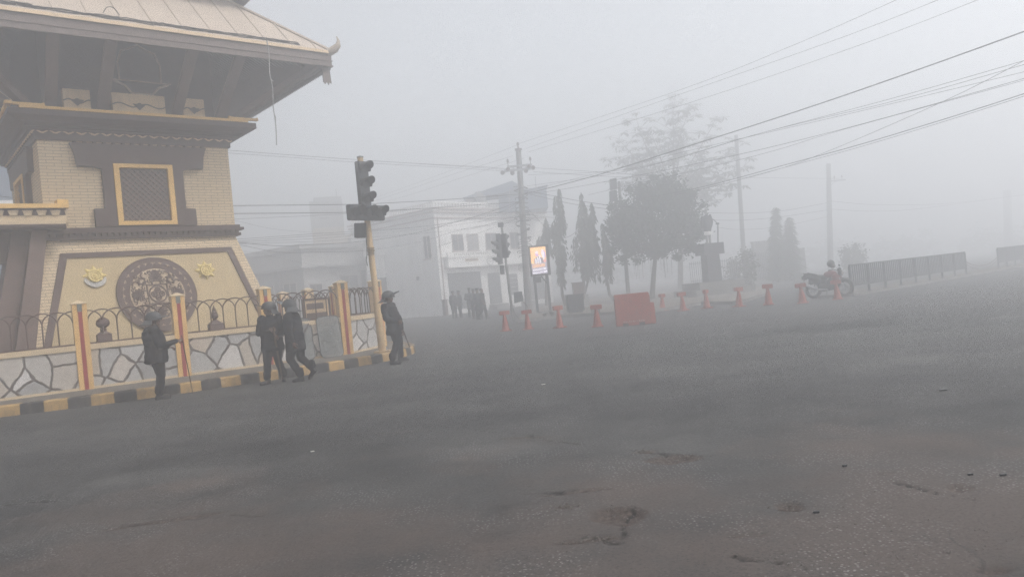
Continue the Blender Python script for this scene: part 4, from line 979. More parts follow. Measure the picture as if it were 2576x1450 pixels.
# ------------------------------------------------------------------ traffic signals
def signal_head(parent, Mx, n=3, horizontal=False):
    mb = MB(); s = .40
    Lh = s * n
    if horizontal: mb.box(-.16, 0, -Lh / 2, Lh / 2, -.2, .2, Mx)
    else: mb.box(-.16, 0, -.17, .17, -Lh / 2, Lh / 2, Mx)
    o = obj('signal_head', mb, M['black'], parent, bevel=.02)
    for i in range(n):
        k = (i - (n - 1) / 2) * s; c = Vector((0, k, 0)) if horizontal else Vector((0, 0, k))
        mb = MB(); mb.lathe([(.125, 0), (.12, .012), (.06, .03), (.0, .034)], n=22, M=Mx @ Matrix.Translation(c) @ Matrix.Rotation(PI / 2, 4, 'Y')); obj('lens', mb, M['lens'], o, smooth=True)
        mb = MB(); vs = []; m_ = 20
        for j in range(m_ + 1):
            w = PI * (-.16 + 1.32 * j / m_); dep = .13 + .17 * max(0, math.sin(w)) ** .5 if math.sin(w) > 0 else .10
            for rr, x in ((.162, -.005), (.166, dep), (.157, dep), (.15, -.005)): vs.append(Mx @ (c + Vector((x, rr * math.cos(w), rr * math.sin(w)))))
        mb.add(vs, [(j * 4 + q, j * 4 + (q + 1) % 4, (j + 1) * 4 + (q + 1) % 4, (j + 1) * 4 + q) for j in range(m_) for q in range(4)] + [(0, 1, 2, 3), tuple(m_ * 4 + q for q in (3, 2, 1, 0))])
        obj('visor', mb, M['black'], o, smooth=True)
    return o
pb = gnd(962, 884, PZ); pt = at(905.5, 397, pb.y + .1)
TS = thing('traffic_signal', 'near traffic signal, black heads stacked in a T on a leaning faded yellow pole', 'traffic light', pb)
loc_ = lambda p: Vector(p) - pb
mb = MB(); mb.tube([loc_(pb), loc_(pb.lerp(pt, .25)), loc_(pb.lerp(pt, .26)), loc_(pt)], [.105, .1, .082, .078], 18)
for t in (.25, .52, .535): c = loc_(pb.lerp(pt, t)); mb.lathe([(.108, -.012), (.112, 0), (.108, .012)], c, 16)
mb.box(-.2, .2, -.2, .2, 0, .03); obj('pole', mb, M['poleyel'], TS, smooth=True)
mb = MB(); mb.lathe([(.09, 0), (.09, .03), (.03, .05)], loc_(pt), 14); obj('pole_cap', mb, M['concrete'], TS)
face = Matrix.Rotation(rad(-38), 4, 'Z')
vc = loc_(at(918, 462, pb.y - .2)); signal_head(TS, Matrix.Translation(vc) @ face)
hc = loc_(at(925, 534, pb.y - .32)); signal_head(TS, Matrix.Translation(hc) @ face, 3, True)
mb = MB()
for y in (430, 495): q = loc_(at(911, y, pb.y)); mb.tube([q, q + Vector((.1, -.1, 0))], .03, 8); mb.lathe([(.1, -.03), (.1, .03)], q, 14)
obj('bracket', mb, M['steel'], TS)
bx = loc_(at(909, 579, pb.y + .05)); mb = MB(); mb.box(-.17, .15, -.1, .1, -.2, .19, Matrix.Translation(bx) @ Matrix.Rotation(rad(-10), 4, 'Z') @ Matrix.Rotation(rad(5), 4, 'Y')); obj('control_box', mb, M['black'], TS, bevel=.012)
mb = MB(); mb.tube([loc_(at(921, 600, pb.y - .1)), loc_(at(923, 640, pb.y - .1)), loc_(at(921, 655, pb.y - .1)), loc_(at(924, 668, pb.y - .1))], .012, 6)
for k in range(5): mb.lathe([(.1, -.006), (.104, 0), (.1, .006)], loc_(pb.lerp(pt, .50 + k * .008)), 12)
obj('loose_wire', mb, M['wire'], TS)
mb = MB(); mb.tube(catmull([gnd(958, 800, PZ) * 0 + at(953, 812, pb.y + .1), at(958, 850, pb.y + .3), at(966, 872, pb.y + .45), gnd(974, 879, PZ)], 6), .03, 8)
tag(obj('stay_pipe', mb, M['steel'], smooth=True), 'curved dark pipe coming down behind the foot of the yellow signal pole', 'pipe')

fb = gnd(1290, 804, .0); ft = at(1260.7, 561.6, fb.y)
FS = thing('traffic_signal', 'far foggy traffic signal on a thin tilted pole before the white building', 'traffic light', fb)
fl = lambda p: Vector(p) - fb
mb = MB(); mb.tube([fl(fb), fl(ft)], [.07, .055], 12); obj('pole', mb, M['polecrete'], FS, smooth=True)
signal_head(FS, Matrix.Translation(fl(at(1252, 634, fb.y - .12))) @ Matrix.Rotation(rad(205), 4, 'Z'))
signal_head(FS, Matrix.Translation(fl(at(1270, 618, fb.y + .05))) @ Matrix.Rotation(rad(60), 4, 'Z'))
for (x, y, hw_, z0_, z1_) in ((1252, 590, .11, -.28, .05), (1259, 566, .14, -.1, .12), (1262, 672, .1, -.35, .1)):
    q = fl(at(x, y, fb.y)); mb = MB(); mb.box(-hw_, hw_, -.11, .11, z0_, z1_, Matrix.Translation(q)); obj('countdown_box', mb, M['black'], FS, bevel=.01)
q = fl(at(1303, 746, fb.y)); mb = MB(); mb.prism([(-.22, -.3), (.26, -.22), (.2, .26), (-.2, .22)], -.15, .15); mb.v = [p + q for p in mb.v]; obj('cabinet', mb, M['fencegrey'], FS)
mb = MB(); mb.tube(catmull([fl(at(1276, 700, fb.y)), fl(at(1284, 752, fb.y)), fl(at(1296, 790, fb.y)), fl(gnd(1312, 806))], 6), .018, 6)
mb.tube(catmull([fl(at(1312, 755, fb.y)), fl(at(1327, 772, fb.y)), fl(at(1326, 795, fb.y)), fl(gnd(1310, 806))], 8), .016, 6); obj('loose_wire', mb, M['wire'], FS)

# ------------------------------------------------------------------ cones, barrier, fences, motorbike
def cone_at(label, p, yaw, proto=[None]):
    G_ = 'orange T headed cones across the junction'
    if proto[0]:
        c = dup(proto[0], p, yaw, label); k_ = math.sin(p.x * 7.3); c.rotation_euler = (.035 * k_, .04 * math.cos(p.x * 5.1), yaw); c.scale = (1 + .03 * k_, 1 + .03 * k_, 1 + .05 * math.cos(p.y * 3)); return c
    t = thing('traffic_cone', label, 'cone', p, yaw, G_); proto[0] = t
    mb = MB(); mb.box(-.2, .2, -.2, .2, 0, .035); mb.box(-.17, .17, -.17, .17, .035, .05); obj('base', mb, M['orange'], t, bevel=.01)
    mb = MB(); mb.lathe([(.145, .05), (.14, .08), (.085, .4), (.06, .52), (.055, .6)], n=20); obj('body', mb, M['orange'], t, smooth=True)
    mb = MB(); mb.box(-.19, .19, -.07, .07, .6, .75); obj('head', mb, M['orange'], t, bevel=.015)
    return t
for (x, y, yaw, lab) in ((1272, 832, .3, 'orange T headed cone at the left end of the row, before the far signal pole'), (1329, 828, .1, 'orange T headed cone second from the left end of the row'),
                         (1408, 824, .5, 'orange T headed cone third from the left end of the row'), (1503, 821, -.1, 'orange T headed cone just left of the big orange barrier'),
                         (1666, 781, .9, 'dull orange T headed cone just right of the big orange barrier, far back'), (1719, 781, .4, 'orange T headed cone in front of the bare trunk right of the barrier'),
                         (1778, 775, 1.0, 'orange T headed cone in front of the steps of the statue'), (1859, 771, .5, 'orange T headed cone just right of the statue steps'),
                         (1933, 766, -.3, 'orange T headed cone standing second left of the motorbike'), (2019, 762, -.4, 'orange T headed cone just behind the tail of the motorbike'),
                         (2107, 753, -.3, 'orange T headed cone standing in front of the front wheel of the motorbike')):
    cone_at(lab, gnd(x, y), yaw)
def wave_cone(): pass
bp = (gnd(1552, 817) + gnd(1648, 815)) / 2
BR = thing('barrier', 'large faded orange plastic water barrier with dark forklift slots and a worn white strip', 'barrier', bp, rad(-4))
mb = MB(); L2 = .62
prof = [(-.21, 0), (.21, 0), (.21, .10), (.11, 1.02), (-.11, 1.02), (-.21, .10)]
mb.prism([(y, z) for y, z in prof], -L2, L2 - .12, 'yz')
mb.prism([(y * .95, min(z, .68)) for y, z in prof], L2 - .12, L2 + .02, 'yz')
obj('barrier_body', mb, M['orange'], BR, bevel=.02)
mb = MB()
for i in range(7): a = -.5 + i * .16; mb.prism([(-.222, .2), (-.135, .94), (-.12, .94), (-.15, .2)], a, a + .05, 'yz')
obj('rib', mb, M['orange'], BR)
mb = MB(); mb.box(-.42, -.24, -.226, 0, .0, .085); mb.box(.1, .28, -.226, 0, .0, .085); obj('forklift_slot', mb, M['black'], BR)
mb = MB(); random.seed(5)
for i in range(11): a = -.4 + i * .062; mb.box(a, a + .045 * random.random() + .012, -.2285, -.22, .115 + .01 * random.random(), .15 - .01 * random.random())
obj('worn_strip', mb, M['silver'], BR)

def bar_fence(label, A, B, step, posts_n, dense):
    A, B = Vector(A), Vector(B); d = B - A; L = d.length; t = thing('bar_fence', label, 'fence', A, math.atan2(d.y, d.x), 'grey bar fences on the median')
    mb = MB(); mb.box(0, L, -.03, .03, 1.06, 1.11); mb.box(0, L, -.03, .03, .27, .31); obj('rail', mb, M['fencegrey'], t)
    mb = MB(); n = int(L / step)
    for i in range(n): x = (i + .5) * L / n; mb.box(x - dense / 2, x + dense / 2, -.012, .012, .31, 1.06)
    obj('infill_bars', mb, M['fencegrey'], t)
    for i in range(posts_n + 1):
        x = L * i / posts_n; mb = MB(); mb.box(x - .035, x + .035, -.034, .034, 0, 1.05); mb.box(x - .08, x + .08, -.08, .08, 0, .02); obj('post', mb, M['fencegrey'], t)
    return t
fA, fBp, fC = gnd(2142, 744), gnd(2431, 694), gnd(2512, 677.5)
for p in (fA, fBp, fC): p.z = .10
bar_fence('grey vertical bar fence on the median, running away to the right of the motorbike', fA, fBp, .18, 8, .09)
fD = fC + (fBp - fA).normalized() * 9
bar_fence('second grey bar fence beyond the chain, cut by the right edge of the photo', fC, fD, .13, 6, .095)
dm = (fBp - fA).normalized(); nm = Vector((-dm.y, dm.x, 0))
a_, b_ = fA - dm * .3, fBp + dm * 14
island('median_kerb', [tuple((p + nm * s).xy) for p, s in ((a_, -.22), (b_, -.22), (b_, 1.2), (a_, 1.2))], .10, M['pave'], M['concrete'])
mb = MB(); ca, cb2 = fBp + Vector((0, 0, .62)), fC + Vector((0, 0, .62)); mb.tube([ca.lerp(cb2, i / 16) - Vector((0, 0, .34 * (1 - (2 * i / 16 - 1) ** 2))) for i in range(17)], .014, 6)
mb.tube([ca.lerp(cb2, i / 16) - Vector((0, 0, .1 + .45 * (1 - (2 * i / 16 - 1) ** 2))) for i in range(17)], .01, 6)
tag(obj('chain', mb, M['iron']), 'rusty chain sagging between the two grey bar fences', 'chain')

def motorbike(p, yaw):
    t = thing('motorbike', 'dark parked motorbike with red tank, leaning on its stand by the bar fence', 'motorbike', p, yaw)
    wb = 1.32
    for x in (0, wb):
        mb = MB(); n = 28; vs = []
        ring = [(.285 + .07 * math.cos(w), .075 * math.sin(w)) for w in [2 * PI * i / 10 for i in range(10)]]
        for i in range(n):
            a = 2 * PI * i / n
            vs += [Vector((x + r * math.cos(a), y, .345 + r * math.sin(a))) for r, y in ring]
        mb.add(vs, [(i * 10 + j, i * 10 + (j + 1) % 10, ((i + 1) % n) * 10 + (j + 1) % 10, ((i + 1) % n) * 10 + j) for i in range(n) for j in range(10)])
        w_ = obj('wheel', mb, M['rubber'], t, smooth=True)
        mb = MB(); mb.disc(x, .345, .245, -.02, .02, 28, r0=.215); mb.disc(x, .345, .06, -.05, .05, 16)
        for k in range(5): a = 2 * PI * k / 5; mb.box(.05, .22, -.012, .012, -.018, .018, Matrix.Translation((x, 0, .345)) @ Matrix.Rotation(-a, 4, 'Y'))
        obj('rim', mb, M['steel'], w_)
        mb = MB(); mb.disc(x, .345, .12, .03, .036, 20, r0=.06); obj('brake_disc', mb, M['steel'], w_)
    mb = MB(); mb.tube([(.0, 0, .31), (.45, 0, .42), (.55, 0, .36), (.95, 0, .40), (1.03, 0, .85)], .035, 8); mb.tube([(1.03, 0, .85), (.6, 0, .78), (.15, 0, .78), (-.2, 0, .9)], .03, 8); mb.tube([(.45, 0, .42), (.35, 0, .78)], .03, 8); obj('chassis', mb, M['black'], t, smooth=True)
    mb = MB(); capsule(mb, (.42, 0, .42), (.88, 0, .45), .18, .16); capsule(mb, (.66, 0, .52), (.84, 0, .72), .15, .13); capsule(mb, (.3, 0, .6), (.5, 0, .62), .12, .12); obj('engine', mb, M['black'], t, smooth=True)
    mb = MB(); ellip(mb, (.76, 0, .90), (.30, .17, .15)); ellip(mb, (1.0, 0, .74), (.19, .22, .23)); fuse('tank', mb, mat('dark red tank paint', (.16, .02, .02), rough=.3), t, .012, 2)
    mb = MB(); capsule(mb, (.1, 0, .84), (.52, 0, .80), .09, .1); capsule(mb, (-.22, 0, .97), (.12, 0, .87), .07, .09); fuse('seat', mb, M['rubber'], t, .014, 3)
    mb = MB(); capsule(mb, (-.34, 0, .92), (.25, 0, .74), .08, .16); mb.box(-.46, -.3, -.09, .09, .76, .90); capsule(mb, (-.1, 0, .7), (.3, 0, .62), .1, .14); fuse('tail', mb, M['black'], t, .014, 2)
    mb = MB(); mb.tube([(-.34, 0, .82), (-.5, 0, .6)], .03, 6); mb.box(-.53, -.5, -.08, .08, .5, .66); obj('number_plate', mb, M['steel'], t)
    mb = MB(); mb.tube([(.7, -.16, .3), (.3, -.2, .32), (.05, -.22, .42), (-.34, -.22, .62)], [.03, .04, .075, .075], 10); obj('exhaust', mb, M['steel'], t, smooth=True)
    mb = MB()
    for s in (-1, 1): mb.tube([(1.06, s * .09, .98), (wb, s * .09, .31)], .024, 8)
    obj('fork', mb, M['steel'], t, smooth=True)
    mb = MB(); vs = []
    for i in range(13):
        a = rad(20) + rad(120) * i / 12
        for y, r in ((-.085, .38), (.085, .38), (.085, .395), (-.085, .395)): vs.append((wb + r * math.cos(a), y, .345 + r * math.sin(a)))
    mb.add(vs, [(i * 4 + j, i * 4 + (j + 1) % 4, (i + 1) * 4 + (j + 1) % 4, (i + 1) * 4 + j) for i in range(12) for j in range(4)]); obj('mudguard', mb, M['black'], t)
    mb = MB(); mb.tube([(.92, .36, 1.04), (1.0, .2, 1.07), (1.03, 0, 1.03), (1.0, -.2, 1.07), (.92, -.36, 1.04)], .017, 8); mb.tube([(.94, .3, 1.045), (.9, .4, 1.03)], .024, 8); mb.tube([(.94, -.3, 1.045), (.9, -.4, 1.03)], .024, 8); obj('handlebar', mb, M['black'], t, smooth=True)
    mb = MB(); ellip(mb, (1.16, 0, .93), (.1, .12, .12)); capsule(mb, (1.1, 0, 1.05), (1.13, 0, 1.08), .08, .07); fuse('headlight_cowl', mb, M['black'], t, .012, 2)
    mb = MB(); mb.lathe([(.075, 0), (.06, .02), (.0, .03)], n=16, M=Matrix.Translation((1.245, 0, .93)) @ Matrix.Rotation(PI / 2, 4, 'Y')); obj('headlight', mb, M['silver'], t, smooth=True)
    for s in (-1, 1):
        mb = MB(); mb.tube([(.97, s * .24, 1.06), (.96, s * .30, 1.22)], .008, 6); ellip(mb, (.95, s * .32, 1.26), (.02, .07, .045)); obj('mirror', mb, M['black'], t, smooth=True)
    mb = MB(); mb.tube([(.5, .1, .3), (.42, .26, .02)], .014, 6); obj('side_stand', mb, M['black'], t)
    mb = MB()
    for s in (-1, 1): mb.tube([(.05, s * .09, .78), (-.1, s * .17, .36), (.0, s * .17, .31)], .016, 6); mb.tube([(-.25, s * .1, .98), (-.38, s * .09, 1.02), (.0, s * .1, .93)], .014, 6)
    obj('grab_rail', mb, M['black'], t)
    return t
mp = gnd(2047, 749.5); MBK = motorbike(mp, rad(-52)); MBK.rotation_euler = (rad(-5), 0, rad(-52))
q = world_matrix(MBK) @ Vector((.95, -.30, 1.30))
mb = MB(); ellip(mb, q, (.15, .125, .145)); capsule(mb, q + Vector((.04, -.02, -.08)), q + Vector((.08, -.03, -.1)), .1, .08)
HEL = fuse('motorcycle_helmet', mb, M['helmet'], None, .014, 2); tag(HEL, 'dark crash helmet hung on the mirror of the parked motorbike', 'helmet')

# ------------------------------------------------------------------ utility poles and cables
def utility_pole(label, foot, top, r0, r1, arms=(), bands=True):
    t = thing('utility_pole', label, 'utility pole', foot); L_ = lambda p: Vector(p) - Vector(foot)
    mb = MB(); mb.tube([Vector((0, 0, -.05)), L_(Vector(foot).lerp(Vector(top), .5)), L_(top)], [r0, (r0 + r1) / 2, r1], 14); obj('pole', mb, M['polecrete'], t, smooth=True)
    for (f, w, side, dz, ins) in arms:
        c = L_(Vector(foot).lerp(Vector(top), f)); mb = MB(); x0, x1 = (-w / 2, w / 2) if side == 0 else ((0, w) if side > 0 else (-w, 0))
        mb.box(c.x + x0, c.x + x1, c.y - .13 - .05, c.y - .13 + .05, c.z - .06, c.z + .06)
        mb.tube([(c.x + x0 * .6 + x1 * .4 * (side != 0), c.y - .13, c.z - .04), (c.x, c.y - .1, c.z - .45)], .025, 6)
        if side == 0: mb.tube([(c.x + x1 * .6, c.y - .13, c.z - .04), (c.x, c.y - .1, c.z - .45)], .025, 6)
        a = obj('crossarm', mb, M['steel'], t)
        for ix in ins:
            mb = MB(); mb.lathe([(.02, 0), (.02, .18), (.08, .2), (.05, .26), (.085, .28), (.05, .34), (.06, .37), (.0, .42)], (c.x + ix, c.y - .13, c.z + .06), 12); obj('insulator', mb, M['porcelain'], a, smooth=True)
    return t
uf = gnd(1330, 787); uf = Vector((uf.x, 45.0, 0)); uf.x = at(1330, 787, 45).x; ut = at(1303.5, 379, 45)
UP = utility_pole('tall concrete utility pole with two crossarms and brown insulators, in front of the white building', uf, ut, .22, .16, ((.905, 1.45, 0, 0, (-.66, .66)), ))
mb = MB(); c = ut - uf; mb.lathe([(.17, 0), (.21, .01), (.21, .12), (.05, .14), (.04, .3), (.09, .32), (.06, .4), (.09, .42), (.03, .5)], c, 12); obj('pole_top_insulator', mb, M['porcelain'], UP, smooth=True)
mb = MB(); c = at(1304, 427, 45) - uf; mb.box(c.x - .85, c.x + .85, c.y - .2, c.y - .08, c.z - .08, c.z + .05); ar = obj('crossarm', mb, M['steel'], UP)
for ix, iz in ((-.95, -.1), (-.62, .06), (-.38, -.18), (.42, -.12), (.62, .1), (.85, .02)):
    mb = MB(); ellip(mb, (c.x + ix, c.y - .14, c.z + iz), (.13, .1, .13)); mb.tube([(c.x + ix * .5, c.y - .14, c.z), (c.x + ix, c.y - .14, c.z + iz)], .03, 6); obj('insulator', mb, M['porcelain'], ar, smooth=True)
mb = MB(); random.seed(11)
for k in range(16):
    z0 = 3.3 + k * .26; w = .36 + .1 * random.random(); a0 = random.random() * 6
    mb.tube([Vector((c.x * 0 + (ut - uf).x * z0 / (ut - uf).z + w * math.cos(a0 + i * .5), w * .8 * math.sin(a0 + i * .5), z0 + .06 * math.sin(i) + .03 * i)) for i in range(12)], .02, 5)
obj('cable_coil', mb, M['wire'], UP)
rf = Vector((at(2090, 700, 72).x, 72, 0)); rt = at(2083, 412, 72)
utility_pole('foggy concrete utility pole with one short crossarm beyond the motorbike', rf, rt, .28, .2, ((.84, 1.5, 1, 0, (.5, 1.2)),))
lf = Vector((at(1876, 725, 64).x, 64, 0)); lt = at(1851, 340, 64)
utility_pole('slender concrete pole rising behind the statue', lf, lt, .2, .15, ())
ff_ = Vector((at(2542, 690, 112).x, 112, 0)); utility_pole('very faint thick pole in the fog near the right edge', ff_, at(2532, 478, 112), .6, .52, ())

WG = 'overhead cables'
def cable(label, pts, r=.007):
    """pts: photo x, y and the distance of the cable there"""
    P = catmull([at(*p) for p in pts], 10)
    if pts[-1][0] > 2400: P = P + [P[-1] + (P[-1] - P[-2]).normalized() * 28]       # on to the next pole out of frame
    if pts[0][0] <= 500: P = [P[0] + (P[0] - P[1]).normalized() * 24] + P
    return tag(obj('overhead_cable', MB().tube(P, r, 5), M['wire']), label, 'cable', WG)
def span(x0, y0, Y0, x1, y1, Y1, mids, r, label):
    pts = [(x0, y0, Y0)]
    for (x, y) in mids: f = (x - x0) / (x1 - x0); pts.append((x, y, 1 / (1 / Y0 + (1 / Y1 - 1 / Y0) * f)))
    return cable(label, pts + [(x1, y1, Y1)], r)
E_ = 'running up from the tall pole to the top right'
span(1306, 361, 45, 2420, -75, 22, [(1711, 226), (2000, 112), (2255, 0)], .008, 'topmost thin cable ' + E_)
span(1322, 374, 45, 2500, -60, 22, [(1700, 241), (2100, 101), (2360, 0)], .008, 'second thin cable from the top ' + E_)
span(1330, 382, 45, 2600, -58, 22, [(1755, 252), (2150, 118), (2460, 0)], .008, 'third thin cable from the top ' + E_)
span(1313, 490, 45, 2760, 5, 20, [(1500, 441), (1699, 378), (2077, 256), (2575, 80)], .021, 'thickest dark cable crossing the dense tree up to the right edge')
span(1328, 440, 45, 2700, 118, 21, [(1588, 424), (1921, 333), (2250, 246), (2575, 153)], .008, 'thin cable just below the thickest one, reaching the right edge first')
span(1325, 468, 45, 2700, 128, 21, [(1588, 428), (1910, 336), (2250, 254), (2575, 163)], .008, 'thin cable crossing its upper neighbour above the sparse tree')
span(1325, 480, 45, 2700, 148, 21, [(1699, 387), (2116, 291), (2575, 181)], .007, 'thin cable ending in the middle of the bunch at the right edge')
span(1325, 489, 45, 2700, 160, 21, [(1450, 470), (1755, 411), (2088, 333), (2575, 198)], .009, 'cable skimming the upper crown of the sparse tree, lower of a close pair')
span(1480, 490, 43, 2700, 163, 21, [(1871, 399), (2110, 329), (2575, 202)], .007, 'lower twin of the cable skimming the sparse tree crown')
span(1750, 480, 46, 2700, 84, 21, [(1949, 428), (2088, 378), (2366, 258), (2575, 153)], .009, 'steep thin cable crossing all its neighbours near the right edge')
span(1600, 502, 44, 2700, 180, 21, [(1766, 470), (1977, 414), (2199, 353), (2575, 236)], .014, 'lowest thick cable of the right bunch, just above the right hand pole')
span(1620, 508, 44, 2700, 190, 21, [(1800, 467), (1977, 420), (2199, 359), (2575, 242)], .008, 'thin cable hanging just under the lowest thick one')
# leftward from the tall pole
span(500, 372, 34, 1285, 426, 45, [(575, 378), (787, 394), (1024, 410), (1216, 420)], .010, 'upper cable from behind the tower to the insulators of the tall pole')
span(500, 380, 34, 1285, 432, 45, [(575, 385), (787, 400), (901, 408.5), (1216, 427)], .008, 'lower cable from behind the tower to the insulators of the tall pole')
span(960, 406, 40, 1285, 428, 45, [(1100, 415), (1216, 423)], .007, 'short cable joining the upper pair left of the tall pole')
span(1340, 422, 45, 1640, 443, 40, [(1450, 429), (1566, 437)], .009, 'upper cable leaving the tall pole rightwards into the sparse tree')
span(1340, 432, 45, 1640, 448, 40, [(1450, 439), (1533, 444)], .008, 'lower cable leaving the tall pole rightwards into the sparse tree')
span(920, 505, 70, 1303, 364, 45, [(1010, 474), (1144, 425)], .008, 'topmost faint cable sloping down left from the pole top into the fog')
span(920, 512, 70, 1290, 392, 45, [(1010, 483), (1144, 437)], .008, 'middle faint cable sloping down left from the pole top into the fog')
span(920, 520, 70, 1318, 398, 45, [(1030, 490), (1180, 441)], .008, 'lowest faint cable sloping down left from the pole top into the fog')
span(500, 517, 32, 1311, 488, 45, [(590, 517), (880, 514), (1000, 509), (1150, 500)], .017, 'upper thick dark cable passing behind the near signal head to the tall pole')
span(500, 538, 32, 1311, 507, 45, [(590, 537), (880, 534), (1000, 528), (1150, 519)], .017, 'lower thick dark cable passing behind the near signal head to the tall pole')
span(500, 556, 34, 1311, 490, 45, [(590, 551), (880, 537), (1100, 521)], .007, 'thin cable right under the lower thick one left of the signal')
span(500, 610, 34, 1311, 506, 45, [(600, 610), (700, 618), (787, 615), (921, 606), (1043, 586), (1122, 565), (1216, 538)], .014, 'drooping thick cable under the signal box rising to the tall pole')
span(500, 604, 34, 1311, 520, 45, [(600, 601), (787, 588), (893, 581.5), (1083, 567), (1216, 542)], .008, 'uppermost thin cable of the low fan by the tower corner')
span(500, 612, 34, 1311, 530, 45, [(600, 606), (787, 593), (893, 586), (1103, 565), (1216, 546)], .008, 'second thin cable of the low fan by the tower corner')
span(500, 618, 34, 1311, 545, 45, [(600, 609), (787, 600), (897, 591), (1103, 571), (1216, 556)], .007, 'third thin cable of the low fan by the tower corner')
span(500, 622, 34, 1311, 556, 45, [(600, 613), (787, 607), (897, 599), (1100, 583), (1216, 569)], .007, 'fourth thin cable of the low fan by the tower corner')
span(500, 600, 34, 1311, 548, 45, [(610, 617), (700, 634), (787, 634), (925, 629), (1063, 606), (1152, 580)], .009, 'lowest slack cable crossing the roofs of the low building')
span(500, 545, 34, 1000, 600, 60, [(592, 555), (700, 577), (870, 590)], .006, 'thin cable sloping down right across the distant tower block')
span(500, 640, 34, 1000, 690, 60, [(620, 632), (700, 648), (830, 672)], .006, 'faint cable sloping down across the low building facade')
# around and right of the tall pole
span(1313, 478, 45, 1600, 522, 42, [(1345, 484), (1394, 493), (1449, 504), (1538, 517)], .014, 'upper thick cable falling right from the tall pole through the drooping trees')
span(1330, 488, 45, 1560, 530, 42, [(1374, 498), (1394, 503), (1447, 514)], .012, 'lower thick cable falling right from the tall pole through the drooping trees')
span(1322, 520, 45, 1480, 560, 43, [(1345, 543.6), (1380, 579), (1412, 597), (1434, 593), (1453, 579)], .011, 'slack loop of cable sagging between the tall pole and the drooping trees')
span(1322, 530, 45, 1420, 533, 42, [(1350, 534), (1390, 533)], .008, 'level thin cable from the tall pole to the first drooping tree')
span(1322, 535, 45, 1420, 549, 42, [(1350, 543), (1390, 547)], .008, 'second level thin cable from the tall pole to the first drooping tree')
span(1318, 545, 45, 1400, 570, 42, [(1340, 551), (1370, 562)], .008, 'short limp cable below the level ones at the tall pole')
span(1200, 560, 50, 1316, 500, 45, [(1240, 545), (1280, 522)], .010, 'service cable from the white building parapet up to the tall pole')
span(1170, 580, 55, 1316, 535, 45, [(1220, 567), (1270, 551)], .009, 'lower service cable from the white building wall to the tall pole')
span(1100, 620, 57, 1316, 545, 45, [(1180, 594), (1250, 569)], .009, 'lowest service cable across the white building windows')
span(1780, 535, 50, 2080, 510, 60, [(1865, 536), (1971, 529.5)], .012, 'upper cable between the statue and the foggy pole')
span(1780, 553, 50, 2080, 528, 60, [(1860, 553.6), (1957, 546)], .012, 'lower cable between the statue and the foggy pole')
span(1800, 571, 50, 2080, 545, 60, [(1860, 577), (1957, 570)], .009, 'lowest sagging cable between the statue and the foggy pole')
span(2090, 506, 60, 2575, 490, 85, [(2213, 515), (2388, 511)], .013, 'upper cable leaving the foggy pole to the right')
span(2090, 526, 60, 2575, 490, 85, [(2193, 531), (2318, 524)], .013, 'lower cable leaving the foggy pole to the right')
span(1860, 446, 52, 2110, 449, 60, [(1990, 448)], .009, 'faint level cable to the crossarm of the foggy pole')

# ------------------------------------------------------------------ lit screen on legs
lb = (gnd(1352, 792) + gnd(1389, 789)) / 2; lb.z = .13; sc = lb.y / FOC
ang = rad(8)
LS = thing('led_screen', 'lit orange advertising screen in a dark frame on two tall legs', 'screen', lb, ang)
mb = MB(); hw = .53; z0 = at(1360, 693, lb.y).z - .13; z1 = at(1357, 616, lb.y).z - .13
lx = (at(1357, 655, lb.y).x - lb.x) * .35
mb.box(lx - hw, lx + hw, -.05, .3, z0, z1); obj('screen_case', mb, M['black'], LS, bevel=.015)
s0, s1, t0, t1 = lx - hw + .06, lx + hw - .16, z0 + .10, z1 - .10
F_ = lambda u, v: (s0 + (s1 - s0) * u, t0 + (t1 - t0) * v)
def flat(mb, pts, d): mb.prism([F_(*p) for p in pts], -.052 - d, -.05)
EM = {k: emit('lit ' + k, c, 1.25) for k, c in dict(orange=(.95, .55, .22), white=(.80, .76, .86), purple=(.50, .32, .58), brown=(.48, .20, .07), dark=(.16, .15, .18), grey=(.30, .27, .33), pink=(.70, .30, .25), tan=(.85, .50, .30)).items()}
mb = MB(); flat(mb, [(0, 0.0), (1, 0.0), (1, 1), (0, 1)], .001); o = obj('lit_panel', mb, EM['grey'], LS)
def pic(name, col, polys, d):
    mb = MB()
    for p in polys: flat(mb, p, d)
    obj(name, mb, EM[col], o)
pic('orange_ground', 'orange', [[(.0, .40), (.12, .38), (.55, .40), (.98, .52), (.98, 1), (0, 1)]], .003)
pic('orange_lines', 'tan', [[(.06, .62 + .05 * i), (.9, .62 + .05 * i), (.9, .635 + .05 * i), (.06, .635 + .05 * i)] for i in range(7)], .0045)
pic('cap', 'white', [[(.28, .78), (.36, .86), (.46, .85), (.50, .78), (.42, .75)]], .006)
pic('face', 'purple', [[(.28, .77), (.42, .745), (.50, .74), (.50, .68), (.40, .655), (.30, .70)]], .006)
pic('shirt', 'dark', [[(.18, .40), (.22, .58), (.5, .66), (.75, .58), (.80, .42)]], .006)
pic('stripe', 'white', [[(.26 + .14 * i, .40), (.35 + .14 * i, .41), (.34 + .13 * i, .58 + .06 * i), (.26 + .13 * i, .57 + .05 * i)] for i in range(3)], .008)
pic('shoe', 'white', [[(.70, .86), (.76, .92), (.84, .84), (.88, .66), (.82, .52), (.76, .56), (.70, .72)]], .007)
pic('shoe_sole', 'purple', [[(.80, .90), (.92, .80), (.96, .62), (.88, .56), (.87, .72)], [(.72, .84), (.74, .88), (.78, .82), (.75, .76)]], .009)
pic('hand', 'pink', [[(.80, .53), (.92, .56), (.96, .44), (.86, .40), (.78, .46)]], .0095)
pic('caption_ground', 'tan', [[(.05, .24), (.86, .27), (.86, .375), (.05, .345)]], .006)
